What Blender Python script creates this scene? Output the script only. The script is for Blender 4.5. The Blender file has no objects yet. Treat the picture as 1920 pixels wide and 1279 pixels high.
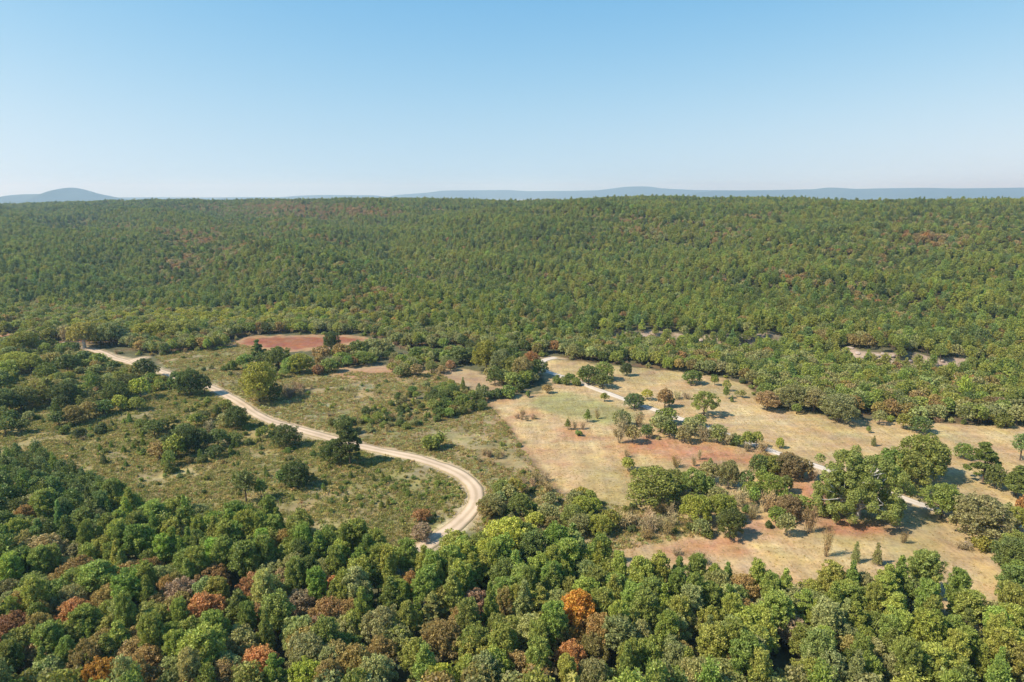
import bpy, math, random
import numpy as np
from mathutils import Vector, Euler

rng = np.random.default_rng(7)
random.seed(7)
SC = bpy.context.scene
COLL = SC.collection

# ---------------------------------------------------------------- camera
CAM_H = 100.0
FPX = 1280.0
PITCH = math.atan((639.5 - 362.0) / FPX)
cam = bpy.data.cameras.new("camera")
cam.lens = 24.0
cam.sensor_width = 36.0
cam.clip_start = 0.5
cam.clip_end = 120000.0
camo = bpy.data.objects.new("camera", cam)
camo.location = (0, 0, CAM_H)
camo.rotation_euler = (math.pi / 2 - PITCH, 0, 0)
COLL.objects.link(camo)
SC.camera = camo

# ---------------------------------------------------------------- sun, sky, exposure
SUN_EL = math.radians(46)
SUN_AZ = math.radians(-108)          # measured from +Y towards +X: the sun stands to the left, slightly behind the camera
sun_dir = Vector((math.sin(SUN_AZ) * math.cos(SUN_EL), math.cos(SUN_AZ) * math.cos(SUN_EL), math.sin(SUN_EL)))
sl = bpy.data.lights.new("sun", 'SUN')
sl.energy = 4.9
sl.angle = math.radians(0.53)
sl.color = (1.0, 0.92, 0.79)
so = bpy.data.objects.new("sun", sl)
so.rotation_euler = sun_dir.to_track_quat('Z', 'Y').to_euler()
so.location = (-300, -60, 600)
COLL.objects.link(so)

world = bpy.data.worlds.new("World")
SC.world = world
world.use_nodes = True
wn = world.node_tree.nodes
wl = world.node_tree.links
wn.clear()
wo = wn.new('ShaderNodeOutputWorld')
bg = wn.new('ShaderNodeBackground')
sky = wn.new('ShaderNodeTexSky')
sky.sky_type = 'NISHITA'
sky.sun_disc = False
sky.sun_elevation = SUN_EL
sky.sun_rotation = SUN_AZ
sky.altitude = 300.0
sky.air_density = 1.0
sky.dust_density = 0.3
sky.ozone_density = 1.6
# below eye level the sky simply goes on with its horizon colour
wtc = wn.new('ShaderNodeTexCoord')
wsep = wn.new('ShaderNodeSeparateXYZ')
wmax = wn.new('ShaderNodeMath'); wmax.operation = 'MAXIMUM'; wmax.inputs[1].default_value = 0.0
wsq = wn.new('ShaderNodeMath'); wsq.operation = 'MULTIPLY'
wad = wn.new('ShaderNodeMath'); wad.operation = 'ADD'; wad.inputs[1].default_value = 0.17 ** 2
wrt = wn.new('ShaderNodeMath'); wrt.operation = 'SQRT'
wcmb = wn.new('ShaderNodeCombineXYZ')
wl.new(wtc.outputs['Generated'], wsep.inputs[0])
wl.new(wsep.outputs['X'], wcmb.inputs['X'])
wl.new(wsep.outputs['Y'], wcmb.inputs['Y'])
wl.new(wsep.outputs['Z'], wmax.inputs[0])
wl.new(wmax.outputs[0], wsq.inputs[0]); wl.new(wmax.outputs[0], wsq.inputs[1])
wl.new(wsq.outputs[0], wad.inputs[0]); wl.new(wad.outputs[0], wrt.inputs[0])
wl.new(wrt.outputs[0], wcmb.inputs['Z'])
wl.new(wcmb.outputs[0], sky.inputs['Vector'])
# tone of the sky, channel by channel (level at 5, contrast)
wsc = wn.new('ShaderNodeSeparateColor'); wcc = wn.new('ShaderNodeCombineColor')
wl.new(sky.outputs[0], wsc.inputs[0])
for ch, (gain, power) in enumerate([(2.28, 1.92), (1.12, 0.95), (1.03, 0.42)]):
    d_ = wn.new('ShaderNodeMath'); d_.operation = 'DIVIDE'; d_.inputs[1].default_value = 5.0
    p_ = wn.new('ShaderNodeMath'); p_.operation = 'POWER'; p_.inputs[1].default_value = power
    m_ = wn.new('ShaderNodeMath'); m_.operation = 'MULTIPLY'; m_.inputs[1].default_value = 5.0 * gain
    wl.new(wsc.outputs[ch], d_.inputs[0]); wl.new(d_.outputs[0], p_.inputs[0]); wl.new(p_.outputs[0], m_.inputs[0]); wl.new(m_.outputs[0], wcc.inputs[ch])
wl.new(wcc.outputs[0], bg.inputs['Color'])
bg.inputs['Strength'].default_value = 0.12
wl.new(bg.outputs[0], wo.inputs['Surface'])
SC.view_settings.view_transform = 'Standard'
SC.view_settings.look = 'None'
SC.view_settings.gamma = 1.0
SC.view_settings.exposure = 0.5
SC.view_settings.use_curve_mapping = False
SC.cycles.max_bounces = 7
SC.cycles.diffuse_bounces = 4
SC.cycles.glossy_bounces = 1
SC.cycles.transmission_bounces = 3
SC.cycles.volume_bounces = 2
SC.cycles.transparent_max_bounces = 8
SC.cycles.caustics_reflective = False
SC.cycles.caustics_refractive = False

# ---------------------------------------------------------------- numpy helpers
def _hash(ix, iy, seed):
    n = (ix.astype(np.int64) * 374761393 + iy.astype(np.int64) * 668265263 + seed * 974634777) & 0x7fffffff
    n = ((n ^ (n >> 13)) * 1274126177) & 0x7fffffff
    n = (n ^ (n >> 16)) & 0xffff
    return n / 65535.0

def vnoise(x, y, seed=0):
    x = np.asarray(x, float); y = np.asarray(y, float)
    ix = np.floor(x); iy = np.floor(y)
    fx = x - ix; fy = y - iy
    fx = fx * fx * (3 - 2 * fx); fy = fy * fy * (3 - 2 * fy)
    a = _hash(ix, iy, seed); b = _hash(ix + 1, iy, seed)
    c = _hash(ix, iy + 1, seed); d = _hash(ix + 1, iy + 1, seed)
    return (a + (b - a) * fx) * (1 - fy) + (c + (d - c) * fx) * fy

def fbm(x, y, seed=0, octv=4):
    s = 0; a = 0.5; t = 0
    for k in range(octv):
        s = s + a * vnoise(x, y, seed + 17 * k); t += a
        x = np.asarray(x) * 2.03 + 11.3; y = np.asarray(y) * 2.03 - 7.7; a *= 0.5
    return s / t

def sstep(a, b, x):
    t = np.clip((x - a) / (b - a), 0, 1)
    return t * t * (3 - 2 * t)

CP, SP = math.cos(PITCH), math.sin(PITCH)
def project(x, y, z):
    zz = z - CAM_H
    dep = y * CP - zz * SP
    up = y * SP + zz * CP
    return 960 + FPX * x / dep, 639.5 - FPX * up / dep, dep

# ---------------------------------------------------------------- terrain
U_ = [-900, 0, 240, 480, 700, 960, 1250, 1400, 1550, 1700, 1920, 2800]
BASE_ = [640, 600, 570, 530, 500, 455, 430, 418, 385, 365, 345, 330]     # where the hillside starts, metres out
CREST_ = [2600, 2300, 2150, 2050, 1900, 1700, 1450, 1380, 1300, 1230, 1120, 1000]
CPY_ = [390, 381, 374.5, 371.5, 370.5, 371.5, 364.5, 366, 371, 373, 374, 374]   # picture row of the canopy on the crest
CH_ = [CAM_H - d * math.tan(math.atan((r - 362.0) / FPX * 1.0)) - 13.5 for d, r in zip(CREST_, CPY_)]

BANKS = [(72, 176, 455, 436), (206, 268, 388, 372)]    # steep rocky banks at the foot of the hill: x from, x to, y of the foot at each end
def bank_d(x, y):
    d = np.full(np.shape(x), 99.0)
    for (bx0, bx1, by0, by1) in BANKS:
        yb = by0 + (by1 - by0) * (x - bx0) / (bx1 - bx0) + (fbm(x / 18.0, x * 0 + 3.3, 63, 2) - .5) * 10
        d = np.where((x > bx0 - 6) & (x < bx1 + 6), np.where(np.abs(y - yb) < np.abs(d), y - yb, d), d)
    return d

def H(x, y):
    x = np.asarray(x, float); y = np.asarray(y, float)
    yy = np.maximum(y, 60.0)
    u = 960 + FPX * x / (yy * 1.0 + 12)
    b = np.interp(u, U_, BASE_); r = np.interp(u, U_, CREST_); h = np.interp(u, U_, CH_)
    t = (y - b) / (r - b)
    tc = np.clip(t, 0, 1)
    f = 1 - (1 - tc) ** 1.22
    f = f * sstep(0.0, 0.05, tc) + 0.0
    fall = sstep(0, 1, np.clip((y - r - 60) / 2600.0, 0, 1))
    base = h * f - (h + 55) * fall
    ond = np.clip(t * 6, 0, 1) * (1 - fall)
    # spurs and draws running down the slope
    rav = fbm((x * 0.8 + y * 0.6) / 135.0, (y * 0.8 - x * 0.6) / 430.0, 5, 3) - 0.5
    crestfade = 1 - 0.85 * sstep(0.75, 1.0, t)
    base = base + ond * crestfade * rav * 68.0
    base = base + (fbm(x / 150.0, y / 150.0, 57, 3) - .5) * 11.0 * sstep(.7, .95, t) * (1 - fall)
    for (bx0, bx1, by0, by1) in BANKS:
        yb = by0 + (by1 - by0) * (x - bx0) / (bx1 - bx0) + (fbm(x / 18.0, x * 0 + 3.3, 63, 2) - .5) * 10
        k = sstep(bx0 - 22, bx0 + 6, x) * (1 - sstep(bx1 - 6, bx1 + 22, x)) * (.75 + .5 * fbm(x / 14.0, x * 0 + 9.1, 64, 2))
        base = base + 6.0 * k * sstep(0, 12, y - yb) * (1 - sstep(50, 150, y - yb))
    und = (fbm(x / 85.0, y / 85.0, 3, 2) - 0.5) * 2.2 * (1 - np.clip(t * 3, 0, 1))
    return base + und

def unproj(px, py, h=0.0):
    dx = (px - 960) / FPX; up = -(py - 639.5) / FPX
    D = np.array([dx, CP + up * SP, -SP + up * CP])
    t = np.concatenate([np.arange(60, 900, 0.5), np.arange(900, 4000, 2.0)])
    X = D[0] * t; Y = D[1] * t; Z = CAM_H + D[2] * t
    g = H(X, Y) + h
    k = np.argmax(Z <= g)
    if Z[k] > g[k]:
        k = len(t) - 1
    return float(X[k]), float(Y[k])

def wpoly(pts, h=0.0):
    return np.array([unproj(p[0], p[1], h) for p in pts])

def inside(poly, x, y):
    x = np.asarray(x); y = np.asarray(y)
    r = np.zeros(x.shape, bool)
    n = len(poly)
    for i in range(n):
        x1, y1 = poly[i]; x2, y2 = poly[(i + 1) % n]
        if y1 == y2: continue
        c = ((y1 > y) != (y2 > y)) & (x < (x2 - x1) * (y - y1) / (y2 - y1) + x1)
        r ^= c
    return r

def pdist(poly, x, y, closed=True):
    x = np.asarray(x, float); y = np.asarray(y, float)
    d = np.full(x.shape, 1e9)
    n = len(poly)
    for i in range(n if closed else n - 1):
        x1, y1 = poly[i]; x2, y2 = poly[(i + 1) % n]
        vx, vy = x2 - x1, y2 - y1
        L = vx * vx + vy * vy + 1e-9
        t = np.clip(((x - x1) * vx + (y - y1) * vy) / L, 0, 1)
        d = np.minimum(d, np.hypot(x - x1 - t * vx, y - y1 - t * vy))
    return d

def smooth_line(pts, step=3.0):
    P = np.array(pts, float)
    out = []
    Q = np.vstack([2 * P[0] - P[1], P, 2 * P[-1] - P[-2]])
    for i in range(1, len(Q) - 2):
        p0, p1, p2, p3 = Q[i - 1], Q[i], Q[i + 1], Q[i + 2]
        n = max(2, int(np.linalg.norm(p2 - p1) / step))
        for k in range(n):
            t = k / n
            out.append(0.5 * ((2 * p1) + (-p0 + p2) * t + (2 * p0 - 5 * p1 + 4 * p2 - p3) * t * t + (-p0 + 3 * p1 - 3 * p2 + p3) * t ** 3))
    out.append(P[-1])
    return np.array(out)

# ---------------------------------------------------------------- layout read off the ground
DIRT = [(782,1042),(797,1025),(822,1008),(850,990),(874,968),(889,948),(893,930),(888,913),(872,897),(846,882),(815,870),(780,860),(740,851),(700,843),(660,833),(620,822),(580,811),(540,800),(505,789),(480,777),(462,765),(445,753),(425,742),(400,729),(372,720),(345,714),(325,706),(303,697),(280,690),(258,684),(240,679),(214,672),(196,664),(175,657),(150,652)]
DIRT_SPUR = [(243,680),(256,675),(268,671)]
PAVED = [(1042,671),(1026,674),(1014,680),(1012,688),(1022,696),(1045,704),(1075,713),(1110,727),(1140,738),(1175,751),(1205,762),(1240,773),(1287,790),(1335,806),(1390,826),(1435,842),(1465,853),(1500,865),(1530,875),(1560,885),(1600,899),(1645,916),(1690,933),(1735,950),(1790,966),(1860,981),(1960,996)]
dirt_w = smooth_line(wpoly(DIRT)); spur_w = smooth_line(wpoly(DIRT_SPUR)); paved_w = smooth_line(wpoly(PAVED))

FOREST_TOPS = [(-260,800),(0,818),(60,818),(92,832),(140,850),(178,872),(208,900),(236,922),(300,920),(345,918),(372,930),(412,936),(440,925),(480,938),(520,945),(562,965),(610,966),(650,975),(690,992),(740,1000),(788,1035),(820,1030),(860,1003),(900,985),(925,975),(960,968),(1000,985),(1060,990),(1100,980),(1135,1000),(1165,1045),(1200,1050),(1240,1040),(1282,1050),(1350,1035),(1420,1052),(1470,1060),(1500,1052),(1560,1045),(1620,1066),(1690,1042),(1730,1050),(1770,1085),(1850,1085),(1862,1160),(1895,1130),(1900,1000),(2200,960),(2400,1600),(-400,1600)]
forest_w = wpoly(FOREST_TOPS, 11.0)
WOODS = [(-500,632),(0,632),(100,645),(160,652),(215,664),(290,668),(345,661),(425,655),(433,641),(470,628.5),(560,626),(640,627),(700,631),(735,645),(765,658),(850,655),(900,660),(975,664),(1020,669),(1067,675),(1133,681),(1200,689),(1247,694),(1340,705),(1397,722),(1420,742),(1460,762),(1547,773),(1600,782),(1680,789),(1773,795),(1860,802),(1925,797),(2500,815)]
woods_line = wpoly(WOODS)

AREA = dict(
    meadow=[(-100,640),(150,650),(260,690),(330,712),(440,752),(560,806),(700,843),(815,871),(870,898),(888,925),(880,955),(830,1003),(700,1040),(0,960)],
    midscrub=[(290,669),(430,640),(470,650),(620,690),(690,700),(820,700),(900,740),(945,790),(990,857),(1043,925),(1120,940),(1190,960),(1290,940),(1340,1000),(1170,1030),(1150,1060),(1000,1030),(880,1000),(905,935),(880,893),(780,857),(600,813),(480,775),(330,705)],
    redfield=[(424,642),(450,633),(500,629),(590,627.5),(665,629.5),(703,633),(690,641),(650,650),(560,660),(500,658),(440,652)],
    dry=[(600,692),(700,680),(780,690),(870,690),(930,705),(1000,735),(900,742),(850,722),(760,714),(690,716),(640,712)],
    tan=[(905,742),(935,745),(1010,735),(1040,722),(1005,700),(1025,672),(1100,679),(1200,690),(1340,706),(1400,722),(1440,764),(1600,785),(1920,800),(2300,820),(2300,1100),(1860,1230),(1780,1150),(1500,1120),(1190,1110),(1150,1040),(1160,960),(1100,935),(1045,925),(990,857),(940,787)],
    green=[(960,760),(1000,738),(1060,730),(1130,745),(1215,772),(1230,795),(1180,806),(1120,800),(1060,790),(1000,775)],
)
AREAW = {k: wpoly(v) for k, v in AREA.items()}
RED = [  # reddish bare soil: centre, half sizes in the picture, strength
    (1265,845,125,22,1.0),(1190,838,60,14,.6),(1340,855,80,18,.9),(1075,812,48,14,.85),(1110,822,60,8,.6),(985,776,38,11,.6),(1000,846,34,10,.55),
    (1545,960,65,26,.95),(1600,990,70,14,1.0),(1500,905,60,22,.75),(1420,980,70,18,.6),(1290,1030,130,16,.9),(1400,1012,70,9,.5),(1050,870,22,8,.5),
    (1230,830,40,12,.8),(690,700,55,9,.7),(740,693,40,8,.4),(1570,925,60,16,.7),(1880,845,60,10,.3),(905,735,30,6,.5),(935,752,35,7,.5),(1000,920,40,10,.2),(1190,888,26,7,.5),(150,640,40,7,.8),(15,630,40,6,.9),(945,793,20,6,.4),(1440,930,50,20,.5)]
REDW = []
for (cx, cy, ax, ay, s) in RED:
    p = np.array([unproj(cx + ax * math.cos(a), cy + ay * math.sin(a)) for a in np.linspace(0, 2 * math.pi, 13)[:-1]])
    c = p.mean(0)
    REDW.append((c, max(3, (p[:, 0].max() - p[:, 0].min()) / 2), max(3, (p[:, 1].max() - p[:, 1].min()) / 2), s))
PALE_LINES = [  # pale washed dirt beside the roads: points, half width, strength
    ([(800,858),(850,872),(880,888),(898,898)], 0.8, .5), ([(838,872),(852,878),(866,888)], 3.0, .8), ([(862,869),(850,876)], 2.5, .8),
    ([(905,950),(920,935),(945,920),(965,905)], 0.9, .45), ([(540,802),(548,796),(558,792)], 1.5, .75), ([(790,866),(825,882),(860,898),(878,912)], 1.0, .4),
    ([(879,905),(884,930),(876,950)], 0.8, .4), ([(395,735),(430,755),(470,785),(505,800)], 0.8, .5), ([(255,682),(240,677),(214,671),(196,667),(178,662),(160,658)], 5.5, .85), ([(1000,672),(1030,669),(1060,673)], 1.2, .7)]
PALEW = [(smooth_line(wpoly(p)), w, s) for p, w, s in PALE_LINES]
TRACK = smooth_line(wpoly([(900,735),(922,762),(940,787),(965,822),(990,857),(1015,890),(1043,925)]))
ROCKS = [(1215,643,32,7),(1290,650,38,6),(1370,657,50,7),(1430,660,22,5),(1690,694,40,8),(1775,700,45,8),(1640,672,30,5),(1590,662,30,5),(747,598,8,4),(780,600,12,5),(868,574,6,2),(1896,985,20,8),(1105,638,14,5)]
ROCKW = []
for (cx, cy, ax, ay) in ROCKS:
    p = np.array([unproj(cx + ax * math.cos(a), cy + ay * math.sin(a)) for a in np.linspace(0, 2 * math.pi, 13)[:-1]])
    c = np.median(p, 0)
    ROCKW.append((c, max(4, (p[:, 0].max() - p[:, 0].min()) / 2), min(26, max(6, (p[:, 1].max() - p[:, 1].min()) / 2))))
SAGE = [(933,908,26,13),(812,872,20,8),(600,762,50,5),(500,757,40,6),(560,775,60,6),(870,880,30,8),(740,860,50,6),(640,790,40,6),(905,885,20,8),(690,726,80,5)]
SAGEW = []
for (cx, cy, ax, ay) in SAGE:
    p = np.array([unproj(cx + ax * math.cos(a), cy + ay * math.sin(a)) for a in np.linspace(0, 2 * math.pi, 13)[:-1]])
    SAGEW.append((p.mean(0), (p[:, 0].max() - p[:, 0].min()) / 2, (p[:, 1].max() - p[:, 1].min()) / 2))

def woods_y(x):
    o = np.argsort(woods_line[:, 0])
    return np.interp(x, woods_line[o, 0], woods_line[o, 1])

def in_woods(x, y):          # behind the woods' front edge
    x = np.asarray(x, float); y = np.asarray(y, float)
    ring = np.vstack([woods_line, [[6000, woods_line[-1][1]], [6000, 6000], [-6000, 6000], [-6000, woods_line[0][1]]]])
    return inside(ring, x, y)

# ---------------------------------------------------------------- materials
def new_mat(name):
    m = bpy.data.materials.new(name)
    m.use_nodes = True
    m.node_tree.nodes.clear()
    return m, m.node_tree.nodes, m.node_tree.links

def ground_material():
    m, N, L = new_mat("ground_cover")
    out = N.new('ShaderNodeOutputMaterial'); p = N.new('ShaderNodeBsdfPrincipled')
    p.inputs['Roughness'].default_value = 0.95
    p.inputs['Specular IOR Level'].default_value = 0.1
    at = N.new('ShaderNodeAttribute'); at.attribute_name = 'tint'
    am = N.new('ShaderNodeAttribute'); am.attribute_name = 'mown'
    geo = N.new('ShaderNodeNewGeometry')
    def noise(scale, det, rough, vec=None):
        n = N.new('ShaderNodeTexNoise'); n.inputs['Scale'].default_value = scale; n.inputs['Detail'].default_value = det
        n.inputs['Roughness'].default_value = rough
        L.new(vec if vec else geo.outputs['Position'], n.inputs['Vector']); return n
    def mr(sock, a, b, c, d):
        r = N.new('ShaderNodeMapRange'); r.inputs[1].default_value = a; r.inputs[2].default_value = b; r.inputs[3].default_value = c; r.inputs[4].default_value = d
        L.new(sock, r.inputs[0]); return r.outputs[0]
    def mul(a, b):
        k = N.new('ShaderNodeMath'); k.operation = 'MULTIPLY'; L.new(a, k.inputs[0]); L.new(b, k.inputs[1]); return k.outputs[0]
    n1 = noise(0.9, 6, 0.7); n2 = noise(0.16, 5, 0.6); n3 = noise(0.035, 4, 0.55)
    mp = N.new('ShaderNodeMapping'); mp.inputs['Rotation'].default_value = (0, 0, math.radians(17)); mp.inputs['Scale'].default_value = (0.55, 0.035, 1)
    L.new(geo.outputs['Position'], mp.inputs['Vector'])
    st = noise(1.0, 4, 0.65, mp.outputs[0])
    mp2 = N.new('ShaderNodeMapping'); mp2.inputs['Rotation'].default_value = (0, 0, math.radians(-24)); mp2.inputs['Scale'].default_value = (0.03, 0.33, 1)
    L.new(geo.outputs['Position'], mp2.inputs['Vector'])
    st2 = noise(1.0, 4, 0.65, mp2.outputs[0])
    v = mul(mr(n1.outputs['Fac'], .3, .7, .78, 1.22), mr(n2.outputs['Fac'], .3, .7, .8, 1.2))
    v = mul(v, mr(n3.outputs['Fac'], .3, .7, .88, 1.12))
    s1 = mr(st.outputs['Fac'], .32, .68, .86, 1.12); s2 = mr(st2.outputs['Fac'], .32, .68, .90, 1.09)
    s = mul(s1, s2)
    mix = N.new('ShaderNodeMix'); mix.data_type = 'FLOAT'; mix.inputs[2].default_value = 1.0
    L.new(am.outputs['Fac'], mix.inputs[0]); L.new(s, mix.inputs[3])
    v = mul(v, mix.outputs[0])
    # green / dry shift of the sward
    hs = N.new('ShaderNodeHueSaturation'); L.new(at.outputs['Color'], hs.inputs['Color'])
    nh = noise(0.07, 5, 0.65)
    L.new(mr(nh.outputs['Fac'], .3, .7, .482, .518), hs.inputs['Hue']); L.new(mr(n2.outputs['Color'], .3, .7, .85, 1.15), hs.inputs['Saturation'])
    L.new(v, hs.inputs['Value'])
    L.new(hs.outputs[0], p.inputs['Base Color'])
    bmp = N.new('ShaderNodeBump'); bmp.inputs['Strength'].default_value = 0.6; bmp.inputs['Distance'].default_value = 0.35
    L.new(n1.outputs['Fac'], bmp.inputs['Height']); L.new(bmp.outputs[0], p.inputs['Normal'])
    L.new(p.outputs[0], out.inputs['Surface'])
    return m

def simple_noise_mat(name, c1, c2, scale, rough=0.9, bump=0.3, det=6, stretch=None, dist=0.1):
    m, N, L = new_mat(name)
    out = N.new('ShaderNodeOutputMaterial'); p = N.new('ShaderNodeBsdfPrincipled')
    p.inputs['Roughness'].default_value = rough; p.inputs['Specular IOR Level'].default_value = 0.2
    tc = N.new('ShaderNodeNewGeometry'); n = N.new('ShaderNodeTexNoise')
    n.inputs['Scale'].default_value = scale; n.inputs['Detail'].default_value = det; n.inputs['Roughness'].default_value = 0.65
    if stretch:
        mp = N.new('ShaderNodeMapping'); mp.inputs['Scale'].default_value = stretch
        L.new(tc.outputs['Position'], mp.inputs['Vector']); L.new(mp.outputs[0], n.inputs['Vector'])
    else:
        L.new(tc.outputs['Position'], n.inputs['Vector'])
    r = N.new('ShaderNodeValToRGB'); r.color_ramp.elements[0].position = .3; r.color_ramp.elements[1].position = .7
    r.color_ramp.elements[0].color = (*c1, 1); r.color_ramp.elements[1].color = (*c2, 1)
    L.new(n.outputs['Fac'], r.inputs[0]); L.new(r.outputs[0], p.inputs['Base Color'])
    b = N.new('ShaderNodeBump'); b.inputs['Strength'].default_value = bump; b.inputs['Distance'].default_value = dist
    L.new(n.outputs['Fac'], b.inputs['Height']); L.new(b.outputs[0], p.inputs['Normal'])
    L.new(p.outputs[0], out.inputs['Surface'])
    return m

def road_material(name, c_run, c_mid, c_edge):
    """attribute 'across' runs -1..1 over the width"""
    m, N, L = new_mat(name)
    out = N.new('ShaderNodeOutputMaterial'); p = N.new('ShaderNodeBsdfPrincipled')
    p.inputs['Roughness'].default_value = 0.92; p.inputs['Specular IOR Level'].default_value = 0.15
    a = N.new('ShaderNodeAttribute'); a.attribute_name = 'across'
    geo = N.new('ShaderNodeNewGeometry')
    n = N.new('ShaderNodeTexNoise'); n.inputs['Scale'].default_value = 0.5; n.inputs['Detail'].default_value = 7; n.inputs['Roughness'].default_value = .7
    L.new(geo.outputs['Position'], n.inputs['Vector'])
    ab = N.new('ShaderNodeMath'); ab.operation = 'ABSOLUTE'; L.new(a.outputs['Fac'], ab.inputs[0])
    nn = N.new('ShaderNodeMath'); nn.operation = 'MULTIPLY_ADD'; nn.inputs[1].default_value = .34; L.new(n.outputs['Fac'], nn.inputs[0]); 
    sb = N.new('ShaderNodeMath'); sb.operation = 'ADD'; sb.inputs[1].default_value = -.17; L.new(ab.outputs[0], sb.inputs[0]); L.new(sb.outputs[0], nn.inputs[2])
    r = N.new('ShaderNodeValToRGB'); e = r.color_ramp.elements
    e[0].position = .08; e[0].color = (*c_mid, 1); e[1].position = .96; e[1].color = (*c_edge, 1)
    k = e.new(.34); k.color = (*c_run, 1); k = e.new(.62); k.color = (*c_run, 1); k = e.new(.8); k.color = (*c_mid, 1)
    L.new(nn.outputs[0], r.inputs[0])
    n2 = N.new('ShaderNodeTexNoise'); n2.inputs['Scale'].default_value = 0.09; n2.inputs['Detail'].default_value = 5
    L.new(geo.outputs['Position'], n2.inputs['Vector'])
    mr = N.new('ShaderNodeMapRange'); mr.inputs[1].default_value = .3; mr.inputs[2].default_value = .7; mr.inputs[3].default_value = .84; mr.inputs[4].default_value = 1.12
    L.new(n2.outputs['Fac'], mr.inputs[0])
    hs = N.new('ShaderNodeHueSaturation'); L.new(r.outputs[0], hs.inputs['Color']); L.new(mr.outputs[0], hs.inputs['Value'])
    L.new(hs.outputs[0], p.inputs['Base Color']); L.new(p.outputs[0], out.inputs['Surface'])
    return m

def foliage_material(name, transl=0.3, vary=0.35):
    m, N, L = new_mat(name)
    out = N.new('ShaderNodeOutputMaterial')
    at = N.new('ShaderNodeAttribute'); at.attribute_type = 'INSTANCER'; at.attribute_name = 'tint'
    geo = N.new('ShaderNodeNewGeometry')
    n = N.new('ShaderNodeTexNoise'); n.inputs['Scale'].default_value = 0.42; n.inputs['Detail'].default_value = 4
    L.new(geo.outputs['Position'], n.inputs['Vector'])
    mr = N.new('ShaderNodeMapRange'); mr.inputs[1].default_value = 0; mr.inputs[2].default_value = 1; mr.inputs[3].default_value = 1 - vary; mr.inputs[4].default_value = 1 + vary
    L.new(geo.outputs['Random Per Island'], mr.inputs[0])
    mh = N.new('ShaderNodeMapRange'); mh.inputs[1].default_value = .3; mh.inputs[2].default_value = .7; mh.inputs[3].default_value = .490; mh.inputs[4].default_value = .513
    L.new(n.outputs['Fac'], mh.inputs[0])
    hs = N.new('ShaderNodeHueSaturation'); L.new(at.outputs['Color'], hs.inputs['Color']); L.new(mr.outputs[0], hs.inputs['Value']); L.new(mh.outputs[0], hs.inputs['Hue'])
    d = N.new('ShaderNodeBsdfDiffuse'); L.new(hs.outputs[0], d.inputs['Color'])
    t = N.new('ShaderNodeBsdfTranslucent'); L.new(hs.outputs[0], t.inputs['Color'])
    g = N.new('ShaderNodeBsdfGlossy'); g.inputs['Roughness'].default_value = .55; g.inputs['Color'].default_value = (1, 1, 1, 1)
    mx = N.new('ShaderNodeMixShader'); mx.inputs[0].default_value = transl; L.new(d.outputs[0], mx.inputs[1]); L.new(t.outputs[0], mx.inputs[2])
    mg = N.new('ShaderNodeMixShader'); mg.inputs[0].default_value = 0.02; L.new(mx.outputs[0], mg.inputs[1]); L.new(g.outputs[0], mg.inputs[2])
    L.new(mg.outputs[0], out.inputs['Surface'])
    return m

M_ground = ground_material()
M_dirt = road_material("pale_dirt_road", (.57, .435, .30), (.44, .33, .215), (.29, .23, .12))
M_paved = road_material("pale_gravel_road", (.58, .50, .41), (.52, .44, .34), (.33, .27, .18))
M_leaf = foliage_material("leaf", 0.44, 0.50)
M_needle = foliage_material("needle", 0.38, 0.48)
M_twig = foliage_material("twig", 0.0, 0.25)
M_bark = simple_noise_mat("bark", (.09, .065, .045), (.17, .13, .095), 1.5, bump=.6, stretch=(4, 4, .6))
M_pale_bark = simple_noise_mat("pale_bark", (.35, .33, .29), (.62, .60, .55), 1.2, bump=.3)
M_rock = simple_noise_mat("sandstone", (.26, .19, .15), (.48, .40, .34), 0.8, bump=.7, dist=.3)
M_hill = simple_noise_mat("far_wooded_hill", (.018, .03, .012), (.05, .065, .028), 0.006, bump=.4, det=9, dist=20.0)
M_plain = M_ground

# ---------------------------------------------------------------- object helpers
def mesh_from(name, V, F, mats, fmat=None, smooth=False):
    me = bpy.data.meshes.new(name)
    V = np.asarray(V, np.float32); F = np.asarray(F, np.int32)
    me.vertices.add(len(V)); me.vertices.foreach_set('co', V.ravel())
    k = F.shape[1]
    me.loops.add(F.size); me.loops.foreach_set('vertex_index', F.ravel())
    me.polygons.add(len(F)); me.polygons.foreach_set('loop_start', np.arange(0, F.size, k, dtype=np.int32))
    for m in mats: me.materials.append(m)
    if fmat is not None: me.polygons.foreach_set('material_index', np.asarray(fmat, np.int32))
    me.polygons.foreach_set('use_smooth', np.full(len(F), smooth))
    me.update(calc_edges=True)
    return me

def link(name, me, parent=None, loc=None):
    o = bpy.data.objects.new(name, me)
    COLL.objects.link(o)
    if parent: o.parent = parent
    if loc is not None: o.location = loc
    return o

def setattr_f(me, name, vals, typ='FLOAT'):
    a = me.attributes.new(name, typ, 'POINT')
    if typ == 'FLOAT': a.data.foreach_set('value', np.asarray(vals, np.float32).ravel())
    elif typ == 'INT': a.data.foreach_set('value', np.asarray(vals, np.int32).ravel())
    elif typ == 'FLOAT_VECTOR': a.data.foreach_set('vector', np.asarray(vals, np.float32).ravel())
    elif typ == 'FLOAT_COLOR':
        v = np.asarray(vals, np.float32); v = np.hstack([v, np.ones((len(v), 1), np.float32)])
        a.data.foreach_set('color', v.ravel())

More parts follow.
